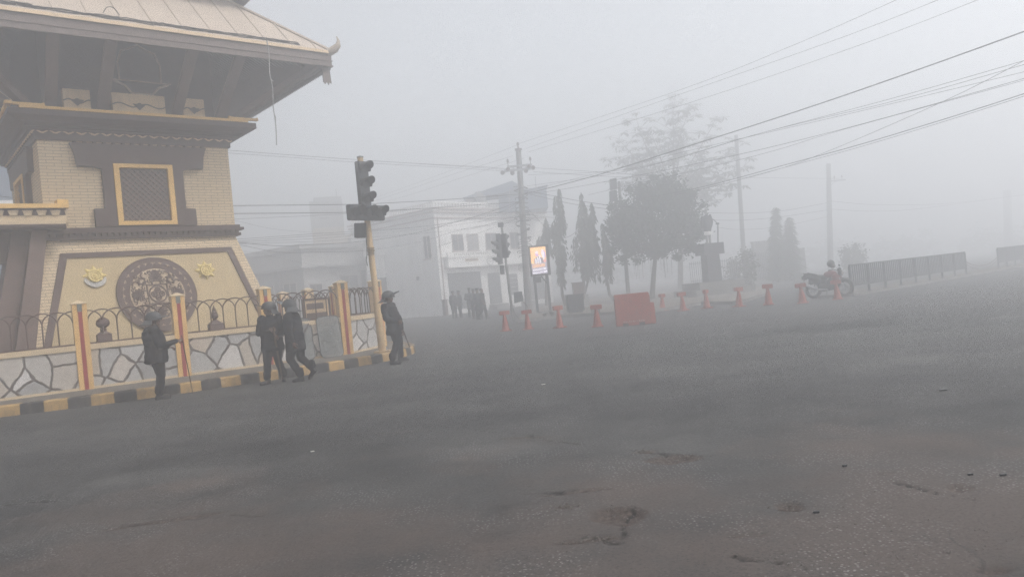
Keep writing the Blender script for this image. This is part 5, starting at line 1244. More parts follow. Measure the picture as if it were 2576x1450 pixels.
pic('caption', 'brown', [[(.10 + .075 * i, .262 + .002 * i), (.10 + .075 * i + (.022 if i % 3 else .05), .262 + .002 * i), (.10 + .075 * i + (.022 if i % 3 else .03), .345 + .002 * i), (.10 + .075 * i, .345 + .002 * i)] for i in range(10)], .008)
pic('info_line', 'white', [[(.06, .13), (.92, .16), (.92, .215), (.06, .185)], [(.04, .02), (.96, .05), (.96, .105), (.04, .075)]], .006)
pic('info_text', 'grey', [[(.16 + .08 * i, .155), (.20 + .08 * i, .156), (.20 + .08 * i, .185), (.16 + .08 * i, .184)] for i in range(8)] + [[(.22 + .08 * i, .045), (.265 + .08 * i, .046), (.265 + .08 * i, .078), (.22 + .08 * i, .076)] for i in range(7)], .008)
mb = MB()
for x in (lx - .36, lx + .34): mb.box(x - .06, x + .06, .04, .16, -.13, z0)
mb.tube([(lx - .30, .1, z0 - .05), (lx - .36, .1, z0 - .4)], .035, 4); mb.tube([(lx + .02, .1, z0 - .02), (lx + .34, .1, z0 - .5)], .035, 4); mb.box(lx - .36, lx + .34, .08, .12, .0, .04)
obj('leg', mb, M['fencegrey'], LS)
mb = MB(); mb.box(lx - .36, lx - .02, .0, .15, z0 - .35, z0 - .03); obj('control_box', mb, M['fencegrey'], LS)

# ------------------------------------------------------------------ buildings
BK = thing('white_building', 'two storey whitewashed corner building with balcony band, roller shutters and a blue metal roof shed', 'building', gnd(1115, 793), rad(46.5))
mb = MB(); mb.box(0, 13, 0, 11, 0, 7.95); obj('wall', mb, M['white'], BK)
mb = MB()
for z0_, z1_, o_ in ((7.42, 7.52, .10), (7.86, 7.98, .22), (8.12, 8.24, .30)): mb.box(-o_, 13, -o_, 11, z0_, z1_)
obj('cornice', mb, M['white2'], BK)
mb = MB(); mb.box(-.12, 13, -.12, 0.05, 7.98, 8.12); mb.box(-.12, .05, .05, 11, 7.98, 8.12); mb.box(-.08, 13, -.08, .1, 8.62, 8.72); mb.box(-.08, .1, .1, 11, 8.62, 8.72)
for i in range(44): a = i * .3; mb.box(a, a + .11, -.05, .06, 8.24, 8.62)
for i in range(36): a = .2 + i * .3; mb.box(-.05, .06, a, a + .11, 8.24, 8.62)
obj('parapet', mb, M['white'], BK)
mb = MB(); mb.box(.55, 12.5, -.55, 0, 3.55, 4.32); mb.box(.5, 12.5, -.6, 0, 4.32, 4.42); mb.box(1.0, 12.5, -.58, -.45, 4.66, 4.74); mb.box(.5, 12.5, -.6, -.5, 4.42, 4.46)
for i in range(54): a = 1.05 + i * .21; mb.box(a, a + .10, -.57, -.46, 4.46, 4.66)
mb.box(.5, 1.05, -.58, -.45, 4.46, 4.74)
obj('balcony', mb, M['white'], BK)
mb = MB(); mb.box(2.3, 3.7, -.575, -.56, 3.98, 4.2); sg = obj('sign_board', mb, M['coping'], BK)
mb = MB()
for i in range(9): mb.box(2.4 + i * .14, 2.49 + i * .14, -.58, -.575, 4.03, 4.14)
mb.box(2.4, 3.6, -.58, -.575, 4.14, 4.155); obj('sign_lettering', mb, M['wood'], sg)
for (a, z, r_) in ((5.0, 3.92, .36), (9.2, 3.2, .36)):
    mb = MB(); y = -.57 if z > 3.5 else -.03
    mb.disc(a, z, r_, y - .03, y + .02, 28, r0=r_ * .84); mb.box(a - r_ * .6, a + r_ * .6, y - .03, y, z - .03, z + .03)
    for s in (-1, 1): mb.box(a - r_ * .55, a + r_ * .4 * s + .05, y - .03, y, z + s * .16 - .025, z + s * .16 + .025)
    obj('round_logo', mb, M['greybld'], BK)
def hole_part(name, x0, x1, z0, z1, m, y=-.02, frame=True, left=False, parent=BK):
    Mx = Matrix.Rotation(-PI / 2, 4, 'Z') @ Matrix.Diagonal((-1, 1, 1, 1)) if left else Matrix.Identity(4)
    mb = MB(); mb.box(x0, x1, y, .05, z0, z1, Mx); o = obj(name, mb, m, parent)
    if frame:
        mb = MB(); e = .05
        for a in ((x0 - e, x0, z0 - e, z1 + e), (x1, x1 + e, z0 - e, z1 + e), (x0, x1, z1, z1 + e), (x0, x1, z0 - e, z0), ((x0 + x1) / 2 - .025, (x0 + x1) / 2 + .025, z0, z1)): mb.box(a[0], a[1], y - .03, y + .02, a[2], a[3], Mx)
        mb.box(x0 - .12, x1 + .12, -.16, 0, z0 - .14, z0 - .06, Mx); obj('window_frame', mb, M['white2'], o)
    return o
hole_part('window', 1.65, 2.75, 4.9, 6.15, M['glass']); hole_part('window', 3.25, 4.4, 4.9, 6.15, M['greywall']); hole_part('window', 5.3, 6.5, 4.9, 6.2, M['glass']); hole_part('window', 8.2, 9.2, 4.9, 6.2, M['glass'])
hole_part('window', .7, 1.45, 4.5, 6.15, M['glass'], left=True); hole_part('vent', 2.4, 2.75, 2.9, 3.2, M['dark'], frame=False, left=True)
def shutter(x0, x1, z0, z1):
    mb = MB(); n = int((z1 - z0) / .09)
    for i in range(n): z = z0 + (z1 - z0) * i / n; mb.prism([(-.02, z), (-.055, z + .02), (-.055, z + .07), (-.02, z + .088)], x0, x1, 'yz')
    mb.box(x0 - .08, x0, -.08, 0, z0, z1 + .1); mb.box(x1, x1 + .08, -.08, 0, z0, z1 + .1); mb.box(x0, x1, -.1, 0, z1, z1 + .12)
    obj('roller_shutter', mb, M['shutter'], BK)
shutter(.9, 4.2, .35, 3.05); shutter(5.2, 6.4, .45, 2.85); shutter(10.2, 11.8, .4, 2.8)
mb = MB(); mb.box(7.55, 8.55, -.07, 0, 1.05, 2.75); nbd = obj('wall_board', mb, M['fencegrey'], BK)
mb = MB()
for i in range(4): mb.box(7.65, 8.45, -.08, -.07, 1.3 + i * .36, 1.34 + i * .36)
obj('board_line', mb, M['white'], nbd)
mb = MB(); mb.box(4.9, 7.0, -.9, 0, 0, .2); mb.box(5.0, 6.8, -.5, 0, .2, .4); mb.box(8.8, 10, -.6, 0, 0, .35); obj('entrance_step', mb, M['concrete'], BK)
mb = MB(); mb.box(-.06, .22, -.35, -.05, 0, 1.15); mb.box(-.1, .26, -.39, -.01, 1.15, 1.2); obj('gate_pier', mb, M['woodmid'], BK)
mb = MB(); mb.tube([(.28, -.06, 0), (.28, -.06, 7.4)], .05, 8); obj('drain_pipe', mb, M['white2'], BK)
wp = lambda X, Y, Z: Vector((X, Y, Z))
mb = MB(); mb.box(-.4, 3.6, 63.2, 66.5, 7.9, 9.6); mb.add([wp(-.4, 63.2, 9.25), wp(3.75, 63.1, 9.75), wp(3.75, 66.6, 9.75), wp(-.4, 66.6, 9.25)], [(0, 1, 2, 3)])
sh_ = obj('roof_shed', mb, M['bluemetal'], BK, world=True)
mb = MB(); mb.add([wp(-3.3, 62.6, 9.28), wp(-.2, 62.6, 9.32), wp(1.6, 62.6, 9.72), wp(.85, 62.6, 10.28), wp(-3.3, 67, 9.4), wp(-.2, 67, 9.4), wp(1.6, 67, 9.8), wp(.85, 67, 10.35)], [(0, 1, 2, 3), (7, 6, 5, 4), (0, 4, 5, 1), (1, 5, 6, 2), (2, 6, 7, 3), (3, 7, 4, 0)])
obj('shed_roof', mb, M['bluemetal'], sh_, world=True)
for x, y0_, y1_, tl in ((1205, 483, 532, -10), (1281, 473, 535, 0), (1349, 443, 500, -3)):
    mb = MB(); mb.tube([at(x, y1_, 62), at(x + tl, y0_, 62)], .035, 6); obj('roof_rod', mb, M['steel'], BK, world=True)
mb = MB(); mb.lathe([(.45, 0), (.5, .2), (.5, .75), (.35, .95), (.12, 1.0)], at(1208, 512, 63), 16); obj('water_tank', mb, M['greywall'], BK, smooth=True, world=True)
mb = MB(); p = at(1187, 512, 63); mb.box(p.x - .5, p.x + .5, p.y, p.y + .6, p.z - .5, p.z + .4); p = at(1150, 515, 62); mb.box(p.x - .6, p.x + .6, p.y, p.y + .6, p.z - .6, p.z + .25); obj('roof_box', mb, M['greywall'], BK, world=True)

LB = thing('low_building', 'long low grey building with dark doors in the fog behind the tower yard', 'building', at(769, 760, 60) * 1 - Vector((0, 0, at(769, 760, 60).z)), rad(52))
mb = MB(); mb.box(0, 7.4, 0, 16, 0, 6.2); obj('wall', mb, M['greybld'], LB)
mb = MB(); mb.box(-.4, 7.6, -.4, 16.2, 6.2, 6.55); mb.box(-.6, 7.5, -.6, 0, 4.7, 4.85); mb.box(-.6, 0, 0, 16, 4.7, 4.85); obj('roof', mb, M['greywall'], LB)
for x0, x1, z0_, z1_ in ((.5, 1.7, .3, 3.4), (3.6, 5.4, 2.4, 3.9), (5.8, 6.8, 2.2, 4.3)): hole_part('window', x0, x1, z0_, z1_, M['dark'], parent=LB)
for x0 in (1.0, 4.0, 7.0, 10.0): hole_part('window', x0, x0 + 1.6, .3, 3.6, M['dark'], left=True, parent=LB)
for x0 in (2.8, 5.9): mb = MB(); mb.box(-.35, -.05, x0, x0 + .5, 0, 4.7); obj('buttress', mb, M['greywall'], LB)
GW = thing('gate_wall', 'white arched gate wall with a dark gate beside the white building', 'gate', at(952, 780, 63) - Vector((0, 0, at(952, 780, 63).z)), rad(8))
mb = MB(); mb.box(-.6, 3.2, 0, .5, 0, 5.3); mb.box(-.8, 3.4, -.15, .6, 5.3, 5.45); mb.box(-.6, 3.2, -.12, 0, 3.75, 3.95); obj('wall', mb, M['white'], GW)
mb = MB(); mb.box(0, 2.9, -.06, 0, 0, 3.45)
for i in range(9): mb.box(.1 + i * .32, .16 + i * .32, -.1, -.06, 0, 3.45)
obj('gate_leaf', mb, M['dark'], GW)
mb = MB(); mb.tube([(1.6 + .45 * math.cos(PI * i / 14), -.03, 4.2 + .75 * math.sin(PI * i / 14)) for i in range(15)], .05, 6); obj('arch_moulding', mb, M['white2'], GW)
mb = MB(); mb.box(2.0, 2.7, -.05, .0, 4.1, 5.0); obj('window', mb, M['dark'], GW)
p = at(985, 700, 76); BB = thing('grey_building', 'boxy grey building rising just behind the arched gate wall', 'building', (p.x, 76, 0), rad(10))
mb = MB(); mb.box(-2.1, 2.6, 0, 6, 0, 8.6); mb.box(-2.3, 2.8, -.2, 6.2, 8.6, 8.8); obj('wall', mb, M['greybld'], BB)
hole_part('window', -1.2, -.2, 5.6, 7.2, M['dark'], parent=BB); hole_part('window', .8, 1.8, 5.6, 7.2, M['dark'], parent=BB)
p = at(828, 600, 80); TB = thing('tower_block', 'narrow pale tower block with a grey top floor, faint in the fog', 'building', (p.x, 80, 0), rad(15))
mb = MB(); mb.box(-1.6, 1.6, 0, 4.2, 0, 9.7); mb.box(1.6, 3.0, .4, 4.2, 0, 8.8); obj('wall', mb, M['tanbld'], TB)
mb = MB(); mb.box(-1.65, 1.65, -.05, 4.2, 9.7, 12.5); mb.box(-1.2, 1.65, .4, 4.2, 12.5, 12.95); mb.tube([(1.2, 1, 12.9), (1.2, 1, 13.8)], .05, 5); obj('top_floor', mb, M['greywall'], TB)
mb = MB(); mb.box(1.9, 2.6, .34, .4, 4.4, 8.4); mb.box(-.8, .2, -.08, 0, 10.6, 10.8); obj('window', mb, M['dark'], TB)
# seen through and over the gateway at the far left
p = at(8, 600, 33); GBd = thing('street_building', 'bluish grey building with a white band seen past the left side of the tower', 'building', (p.x - 3, 33, 0), rad(25))
mb = MB(); mb.box(-6, 4.1, 0, 6, 0, 9.7); obj('wall', mb, M['bluemetal'], GBd)
mb = MB(); mb.box(-6, 4.15, -.06, 0, 6.9, 7.6); mb.box(-6, 4.2, -.1, 6, 9.7, 9.9); mb.box(3.6, 4.1, -.05, 0, 0, 9.7); obj('band', mb, M['white'], GBd)
mb = MB(); mb.box(-5, 3, -.07, -.06, 6.9, 6.98); obj('band_line', mb, M['dark'], GBd)
p = at(10, 730, 27); SB = thing('shop_sign', 'white shop sign with red lettering and a pale green top, seen through the gateway', 'sign', (p.x, 27, 0), rad(25))
zc = p.z
mb = MB(); mb.box(-2.5, .62, 0, .1, zc - .42, zc + .12); obj('sign_panel', mb, M['white'], SB)
mb = MB(); mb.box(-2.5, .66, -.02, .1, zc + .14, zc + .5); obj('top_band', mb, mat('pale green sign paint', (.40, .48, .46)), SB)
mb = MB(); mb.box(-2.4, .5, .02, .12, 0, zc - .42); obj('shop_front', mb, M['dark'], SB)
def text(s, size, parent, name, m, loc, ext=.006):
    cu = bpy.data.curves.new(name, 'FONT'); cu.body = s; cu.size = size; cu.extrude = ext; cu.align_x = 'RIGHT'
    o = bpy.data.objects.new(name, cu); COL.objects.link(o)
    dg = bpy.context.evaluated_depsgraph_get(); me = bpy.data.meshes.new_from_object(o.evaluated_get(dg)); bpy.data.objects.remove(o)
    me.materials.clear(); me.materials.append(m)
    q = bpy.data.objects.new(name, me); COL.objects.link(q); q.parent = parent; q.location = loc; q.rotation_euler = (PI / 2, 0, 0); return q
text('\u0920\u093e\u0920', .42, SB, 'lettering', mat('red sign paint', (.45, .05, .05)), (.52, -.012, zc - .34))

# ------------------------------------------------------------------ trees
def leaves(mb, clumps, n, size, spread, rnd, droop=.0, slim=.5):
    for _ in range(n):
        c, s = rnd.choice(clumps); u = Vector((rnd.gauss(0, 1), rnd.gauss(0, 1), rnd.gauss(0, .8))) * spread * s; p = c + u
        d = Vector((rnd.uniform(-1, 1), rnd.uniform(-1, 1), rnd.uniform(-.6, .6) - droop)).normalized(); w = d.cross(Vector((rnd.uniform(-1, 1), rnd.uniform(-1, 1), rnd.uniform(-1, 1)))); w = w.normalized() if w.length > .01 else Vector((1, 0, 0))
        L = size * rnd.uniform(.7, 1.35); h = w.cross(d) * L * .1
        mb.add([p - d * L * .5, p + w * L * slim * .5 + h, p + d * L * .5, p - w * L * slim * .5 + h], [(0, 1, 2), (0, 2, 3)])
def blob_points(rnd, c, r, n, shell=.55):
    out = []
    while len(out) < n:
        v = Vector((rnd.uniform(-1, 1), rnd.uniform(-1, 1), rnd.uniform(-1, 1)))
        if shell < v.length < 1 and rnd.random() < .95: out.append((Vector(c) + Vector((v.x * r[0], v.y * r[1], v.z * r[2])), rnd.uniform(.6, 1.3)))
    return out
def limb(mb, a, b, r0, r1, rnd, bend=.15, n=5):
    a, b = Vector(a), Vector(b); L = (b - a).length; P = []
    off = Vector((rnd.uniform(-1, 1), rnd.uniform(-1, 1), rnd.uniform(.2, 1))) * L * bend
    for i in range(n + 1): t = i / n; P.append(a.lerp(b, t) + off * math.sin(PI * t) * .6)
    mb.tube(P, [r0 + (r1 - r0) * i / n for i in range(n + 1)], 7)
    return P
# dense round tree
rnd = random.Random(4); D = 46.0
foot = Vector((at(1641, 770, D).x, D, .1)); fork = at(1648, 640, D)
t = thing('dense_tree', 'dense round dark tree with a forked bare trunk behind the orange barrier', 'tree', foot)
mb = MB(); limb(mb, foot, fork, .17, .12, rnd, .02)
cs = [((1655, 545), (1.8, 1.7, 1.6)), ((1596, 575), (1.25, 1.3, 1.1)), ((1722, 560), (.95, 1.1, 1.05)), ((1695, 492), (1.15, 1.2, .8)), ((1632, 498), (.8, 1.0, .7)), ((1566, 530), (.5, .8, .65)), ((1556, 600), (.45, .8, .5)), ((1670, 615), (1.1, 1.2, .5)), ((1750, 580), (.45, .7, .55)), ((1585, 625), (.5, .6, .35)), ((1545, 560), (.3, .5, .3)), ((1665, 462), (.5, .6, .4)), ((1720, 505), (.5, .6, .5)), ((1610, 480), (.3, .5, .35)), ((1730, 618), (.4, .5, .3)), ((1640, 632), (.5, .5, .25))]
cl = []
for (x, y), r in cs:
    c = at(x, y, D); limb(mb, fork + Vector((rnd.uniform(-.1, .1), 0, rnd.uniform(-.3, 0))), c, .085, .03, rnd, .08)
    cl += blob_points(rnd, c, r, int(60 * r[0] * r[2]) + 14, .35)
limb(mb, fork, at(1667, 610, D), .09, .05, rnd, .05); limb(mb, at(1645, 655, D), at(1637, 625, D), .07, .05, rnd, .05)
for i in range(22):
    x = 1600 + rnd.uniform(-10, 90); limb(mb, at(x, 620, D - .3), at(x + rnd.uniform(-3, 8), 640 + rnd.uniform(10, 70), D - .3), .012, .006, rnd, .04)
obj('trunk', mb, M['bark'], t, smooth=True, world=True)
mb = MB(); leaves(mb, cl, 20000, .2, .24, rnd); tw_ = [(at(x + rnd.uniform(-6, 6), y + rnd.uniform(-6, 6), D + rnd.uniform(-1, 1)), rnd.uniform(.3, .7)) for x, y in ((1538, 520), (1530, 575), (1540, 630), (1560, 655), (1605, 655), (1585, 478), (1645, 448), (1690, 445), (1745, 485), (1762, 520), (1755, 630), (1700, 645), (1765, 600)) for _ in range(3)]; leaves(mb, tw_, 1500, .2, .28, rnd)
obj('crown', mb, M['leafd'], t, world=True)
# tall sparse tree behind
rnd = random.Random(9); D = 64.0
foot = Vector((at(1714, 760, D).x, D, .1)); f1_ = at(1710, 560, D); fork = at(1690, 490, D)
t = thing('sparse_tree', 'tall thinly leaved tree with open spreading branches rising behind the dense dark tree', 'tree', foot)
mb = MB(); limb(mb, foot, f1_, .24, .19, rnd, .01); limb(mb, f1_, fork, .19, .15, rnd, .02)
tips = []
ends = [(1555, 350), (1600, 300), (1690, 260), (1735, 270), (1790, 320), (1850, 380), (1870, 420), (1840, 480), (1545, 400), (1640, 340), (1720, 340), (1780, 400), (1800, 460), (1600, 420), (1810, 510), (1560, 465)]
for x, y in ends:
    e = at(x, y, D + rnd.uniform(-2.2, 2.2)); P = limb(mb, fork + Vector((0, 0, rnd.uniform(-.8, .6))), e, .075, .018, rnd, .07, 8)
    for k in range(3, 9):
        for _ in range(5):
            q = P[k] + Vector((rnd.uniform(-.9, .9), rnd.uniform(-.9, .9), rnd.uniform(-.3, .75))); limb(mb, P[k], q, .018, .008, rnd, .1, 3); tips.append((q, rnd.uniform(.7, 1.2)))
for x, y in ((1683, 240), (1700, 236), (1718, 248), (1735, 262), (1640, 300), (1830, 345), (1845, 350)): 
    q = at(x, y, D); tips.append((q, .8)); limb(mb, at(1694, 330, D), q, .02, .008, rnd, .05)
obj('trunk', mb, M['bark'], t, smooth=True, world=True)
mb = MB()
for c, s in tips:           # hand shaped sprays of hanging leaflets
    k = rnd.randint(9, 14)
    for i in range(k):
        a = 2 * PI * i / k + rnd.random(); d = Vector((math.cos(a), math.sin(a), rnd.uniform(-.75, .1))).normalized(); L = rnd.uniform(.34, .62) * s; w = d.cross(Vector((0, 0, 1))).normalized() * L * .17; p = c + d * .06
        mb.add([p, p + d * L * .5 + w, p + d * L - Vector((0, 0, .05)), p + d * L * .5 - w], [(0, 1, 2), (0, 2, 3)])
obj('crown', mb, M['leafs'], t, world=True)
# drooping columns
def weeping(label, x0, ytop, ybot, prof, xfoot, yfoot, D, seed, n, cols=((0, 0, 1),)):
    rnd = random.Random(seed); foot = Vector((at(xfoot, yfoot, D).x, D, .1)); t = thing('drooping_tree', label, 'tree', foot, 0, 'narrow drooping trees by the screen')
    mb = MB(); mb.tube([foot, at((x0 + xfoot) / 2, (ybot + yfoot) / 2, D), at(x0 + 4, ybot - 30, D), at(x0, ytop + 20, D)], [.12, .10, .08, .02], 8)
    if len(cols) > 1: limb(mb, at((x0 + xfoot) / 2, (ybot + yfoot) / 2, D), at(x0 + cols[1][0], ybot - 20, D), .08, .05, rnd, .02)
    obj('trunk', mb, M['bark'], t, smooth=True, world=True)
    mb = MB(); m_ = max(12, n // 190)
    for q in range(m_):
        cx, cy, k = cols[q % len(cols)]; f = ((q + rnd.random()) / m_) ** .85; y = ytop + cy + (ybot - ytop - cy) * f * .86; w = 0
        for (fa, wa), (fb, wb) in zip(prof, prof[1:]):
            if fa <= f <= fb: w = wa + (wb - wa) * (f - fa) / (fb - fa)
        w *= 1.3 * k * D / FOC; a0 = rnd.uniform(0, 2 * PI); r0 = w * rnd.uniform(0, .75)
        c0 = at(x0 + cx + (xfoot - x0) * f * .35, y, D) + Vector((r0 * math.cos(a0), r0 * math.sin(a0), 0)); hang = rnd.uniform(.6, 1.7); rad_ = w * rnd.uniform(.3, .6) + .06
        for _ in range(110):
            g = rnd.random(); a = rnd.uniform(0, 2 * PI); rr = rad_ * math.sqrt(g) * rnd.uniform(.2, 1.1); p = c0 + Vector((rr * math.cos(a), rr * math.sin(a), .12 - hang * g))
            d = Vector((math.cos(a) * .3 + rnd.uniform(-.25, .25), math.sin(a) * .3 + rnd.uniform(-.25, .25), -1)).normalized(); L = rnd.uniform(.2, .42); u = d.cross(Vector((math.cos(a + 1.3), math.sin(a + 1.3), .2))).normalized() * L * .12
            mb.add([p, p + d * L * .45 + u, p + d * L, p + d * L * .45 - u], [(0, 1, 2), (0, 2, 3)])
    obj('crown', mb, M['leafp'], t, world=True)
weeping('narrow drooping tree just right of the lit screen, pointed top', 1404, 476, 705, [(0, 1), (.06, 9), (.2, 13), (.4, 17), (.6, 17), (.8, 13), (1, 5)], 1425, 782, 49, 1, 4200)
weeping('widest drooping tree with two merged columns and a forked trunk', 1460, 486, 690, [(0, 1), (.08, 11), (.25, 14), (.5, 18), (.75, 24), (.9, 20), (1, 8)], 1480, 790, 49, 2, 8200, ((0, 0, 1), (26, 18, .9), (10, 30, 1)))
weeping('small drooping tree with a bare leaning trunk left of the orange barrier', 1515, 560, 690, [(0, 2), (.2, 8), (.6, 14), (1, 6)], 1550, 790, 49, 3, 1700)
weeping('pale small tree behind the lit screen, beside the tall pole', 1372, 545, 640, [(0, 2), (.3, 18), (.7, 24), (1, 10)], 1375, 770, 54, 5, 1800)
def conifer(label, x, ytop, ybot, w, D, seed, n=3000):
    rnd = random.Random(seed); foot = Vector((at(x + 6, 700, D).x, D, .05)); t = thing('conifer', label, 'tree', foot, 0, 'faint pointed conifers in the fog')
    mb = MB(); mb.tube([foot, at(x, ytop + 4, D)], [.12, .02], 7); obj('trunk', mb, M['bark'], t, world=True)
    mb = MB()
    for _ in range(n):
        f = rnd.random() ** .7; r = w * D / FOC * (f * .95 + .04) * (.72 + .28 * math.sin(f * 46 + seed)); a = rnd.uniform(0, 2 * PI); c = at(x + 6 * f, ytop + (ybot - ytop) * f, D); rr = r * math.sqrt(rnd.uniform(.1, 1)); p = c + Vector((rr * math.cos(a), rr * math.sin(a), 0)); d = Vector((math.cos(a), math.sin(a), -.5)).normalized(); L = rnd.uniform(.25, .6); u = d.cross(Vector((0, 0, 1))) * L * .16
        mb.add([p, p + d * L * .5 + u, p + d * L, p + d * L * .5 - u], [(0, 1, 2), (0, 2, 3)])
    obj('crown', mb, M['leafp'], t, world=True)
conifer('taller of two faint pointed conifers right of the statue', 1949, 520, 700, 34, 60, 1); conifer('shorter of two faint pointed conifers right of the statue', 1984, 545, 700, 38, 60, 2)
def shrub(label, x, y, w, h, D, seed, n=900):
    rnd = random.Random(seed); c = at(x, y, D); foot = Vector((c.x, D, .05)); t = thing('shrub', label, 'shrub', foot, 0, 'faint shrubs in the fog')
    ww, hh = w * D / FOC, c.z + h * D / FOC * .5
    mb = MB(); mb.tube([foot, foot + Vector((0, 0, hh * .5))], [.05, .03], 6); obj('trunk', mb, M['bark'], t, world=True)
    mb = MB(); leaves(mb, blob_points(rnd, foot + Vector((0, 0, hh * .55)), (ww * .5, ww * .5, hh * .5), 60, .2), n, .22, .2, rnd); obj('crown', mb, M['leafp'], t, world=True)
shrub('left one of two faint upright shrubs left of the bar fence', 2131, 655, 16, 56, 58, 1); shrub('right one of two faint upright shrubs left of the bar fence', 2158, 650, 28, 66, 60, 2)
shrub('small faint shrub at the foot of the slender pole', 1880, 650, 24, 40, 50, 3); shrub('low faint bush between the statue and the slender pole', 1845, 668, 26, 26, 52, 4)
rnd = random.Random(21); mb = MB(); cl = []
for i in range(40): cl += blob_points(rnd, (4 + i * 3.4 + rnd.uniform(-1, 1), 128 + rnd.uniform(-4, 6), 1.8 + rnd.uniform(-.5, .8)), (2.6, 2, 2.0 + rnd.uniform(0, 1.0)), 16, .2)
leaves(mb, cl, 9000, .8, .5, rnd); tag(obj('treeline', mb, M['leafp']), 'far line of trees lost in the fog beyond the junction', 'trees', kind='stuff')

# ------------------------------------------------------------------ statue, mast, fence and walls on the island
D = 43.5; b = at(1795, 745, D); base = Vector((b.x, D, .0))
ST = thing('statue', 'standing statue in dark coat and white tunic on a tall dark pedestal with stone steps', 'statue', base, rad(12))
k = D / FOC; zt = at(1790, 722, D).z
mb = MB(); mb.box(-1.75, 1.75, -1.5, 1.5, 0, .45); mb.box(-1.35, 1.35, -1.15, 1.15, .45, .85); mb.frus((-1.15, 1.15, -.95, .95, .85), (-.42, .42, -.42, .42, zt)); obj('step', mb, M['concrete'], ST)
zc_ = at(1788, 640, D).z; zp = at(1786, 612, D).z
mb = MB(); mb.frus((-.42, .42, -.42, .42, zt), (-.38, .38, -.38, .38, zc_)); obj('pedestal', mb, M['granite'], ST)
mb = MB(); mb.box(-.6, .6, -.6, .6, zc_, zp); obj('pedestal_cap', mb, M['granite'], ST)
H_ = at(1784, 528, D).z - zp; sC = H_ / 1.72
def SP(x, y, z): return Vector((x * sC, y * sC, zp + z * sC))
mb = MB(); loft(mb, [(SP(0, 0, .62), .20, .22, 0), (SP(0, 0, .95), .19, .23, 0), (SP(0, 0, 1.28), .15, .25, 0), (SP(0, 0, 1.42), .10, .20, 0), (SP(0, 0, 1.50), .06, .07, 0)])
for s in (-1, 1): capsule(mb, SP(.0, s * .23, 1.38), SP(-.02, s * .29, 1.1), .075, .065); capsule(mb, SP(-.02, s * .29, 1.1), SP(.08, s * .27, .84), .062, .05)
mb.v = [Vector((-p.y, p.x, p.z)) * 1 for p in mb.v]; fuse('coat', mb, M['bronze'], ST, .025, 3)
mb = MB(); loft(mb, [(SP(0, 0, .44), .19, .23, 0), (SP(0, 0, .62), .18, .22, 0), (SP(0, 0, .70), .15, .19, 0)]); mb.v = [Vector((-p.y, p.x, p.z)) for p in mb.v]; fuse('tunic', mb, M['white'], ST, .025, 3)
mb = MB()
for s in (-1, 1): capsule(mb, SP(0, s * .09, .5), SP(0, s * .08, .1), .09, .065); capsule(mb, SP(-.03, s * .09, .05), SP(.16, s * .1, .04), .055, .045)
ellip(mb, SP(.01, 0, 1.62), (.10, .085, .125)); capsule(mb, SP(0, 0, 1.45), SP(0, 0, 1.56), .055, .05); ellip(mb, SP(.105, 0, 1.60), (.025, .016, .03))
for s in (-1, 1): hand(mb, SP(.08, s * .27, .84), (.1, 0, -1), (0, -s, 0), .4, s)
ellip(mb, SP(.0, 0, 1.72), (.10, .09, .06))
mb.v = [Vector((-p.y, p.x, p.z)) for p in mb.v]; fuse('figure', mb, M['greywall'], ST, .018, 2)
sl_f = Vector((at(1806, 735, D + 1.5).x, D + 1.5, .1)); SLp = thing('street_lamp', 'thin street lamp with a bent arm beside the statue', 'street lamp', sl_f)
mb = MB(); tpt = at(1805, 563, D + 1.5) - sl_f; mb.tube([Vector((0, 0, 0)), tpt], [.05, .035], 8); mb.tube([tpt, tpt + Vector((-.18, 0, .22)), tpt + Vector((-.5, 0, .5))], .025, 6); obj('pole', mb, M['fencegrey'], SLp)
mb = MB(); ellip(mb, tpt + Vector((-.02, 0, .02)), (.12, .08, .06)); obj('lamp_head', mb, M['fencegrey'], SLp, smooth=True)
D = 47.5; mf = Vector((at(1582, 760, D).x, D, .1)); MS = thing('floodlight_mast', 'steel mast carrying two stacked boxy floodlights and a ladder bracket, left of the dense tree', 'mast', mf)
mt = at(1556, 456, D) - mf; mb = MB(); mb.tube([Vector((0, 0, 0)), mt], [.13, .085], 10); obj('pole', mb, M['polecrete'], MS, smooth=True)
for y0_, y1_, w in ((451, 476, .2), (481, 506, .22)):
    c0, c1_ = at(1541, y0_, D) - mf, at(1541.5, y1_, D) - mf; mb = MB(); mb.prism([(-w, 0), (w, .05), (w, -(c0.z - c1_.z)), (-w - .03, -(c0.z - c1_.z) - .03)], -.2, .15); mb.v = [p + c0 for p in mb.v]; fl_ = obj('floodlight', mb, M['black'], MS)
    mb = MB(); mb.box(c0.x + w, c0.x + w + .16, c0.y - .03, c0.y + .03, c0.z - .3, c0.z - .24); obj('lamp_bracket', mb, M['steel'], fl_)
mb = MB()
for dx in (-.13, .13): mb.tube([at(1541.5, 506, D) - mf + Vector((dx, 0, 0)), at(1544, 548, D) - mf + Vector((dx, 0, 0))], .03, 5)
for i in range(4): c0 = at(1542 + i * .6, 512 + i * 11, D) - mf; mb.box(c0.x - .14, c0.x + .3, c0.y - .02, c0.y + .02, c0.z - .03, c0.z + .03)
obj('ladder_bracket', mb, M['steel'], MS)
D = 51; a = at(1738, 715, D); bq = at(1872, 715, D); FN = thing('iron_railing', 'pale iron railing fence on a low wall behind the statue', 'fence', (a.x, D, 0), rad(4))
L = bq.x - a.x; mb = MB(); mb.box(0, L, -.1, .1, 0, .75); obj('low_wall', mb, M['greywall'], FN)
mb = MB(); 
for i in range(int(L / .14)): mb.box(i * .14, i * .14 + .035, -.015, .015, .75, 2.15)
mb.box(0, L, -.02, .02, 2.0, 2.05); mb.box(0, L, -.02, .02, .85, .9); obj('railing_bars', mb, M['steel'], FN)
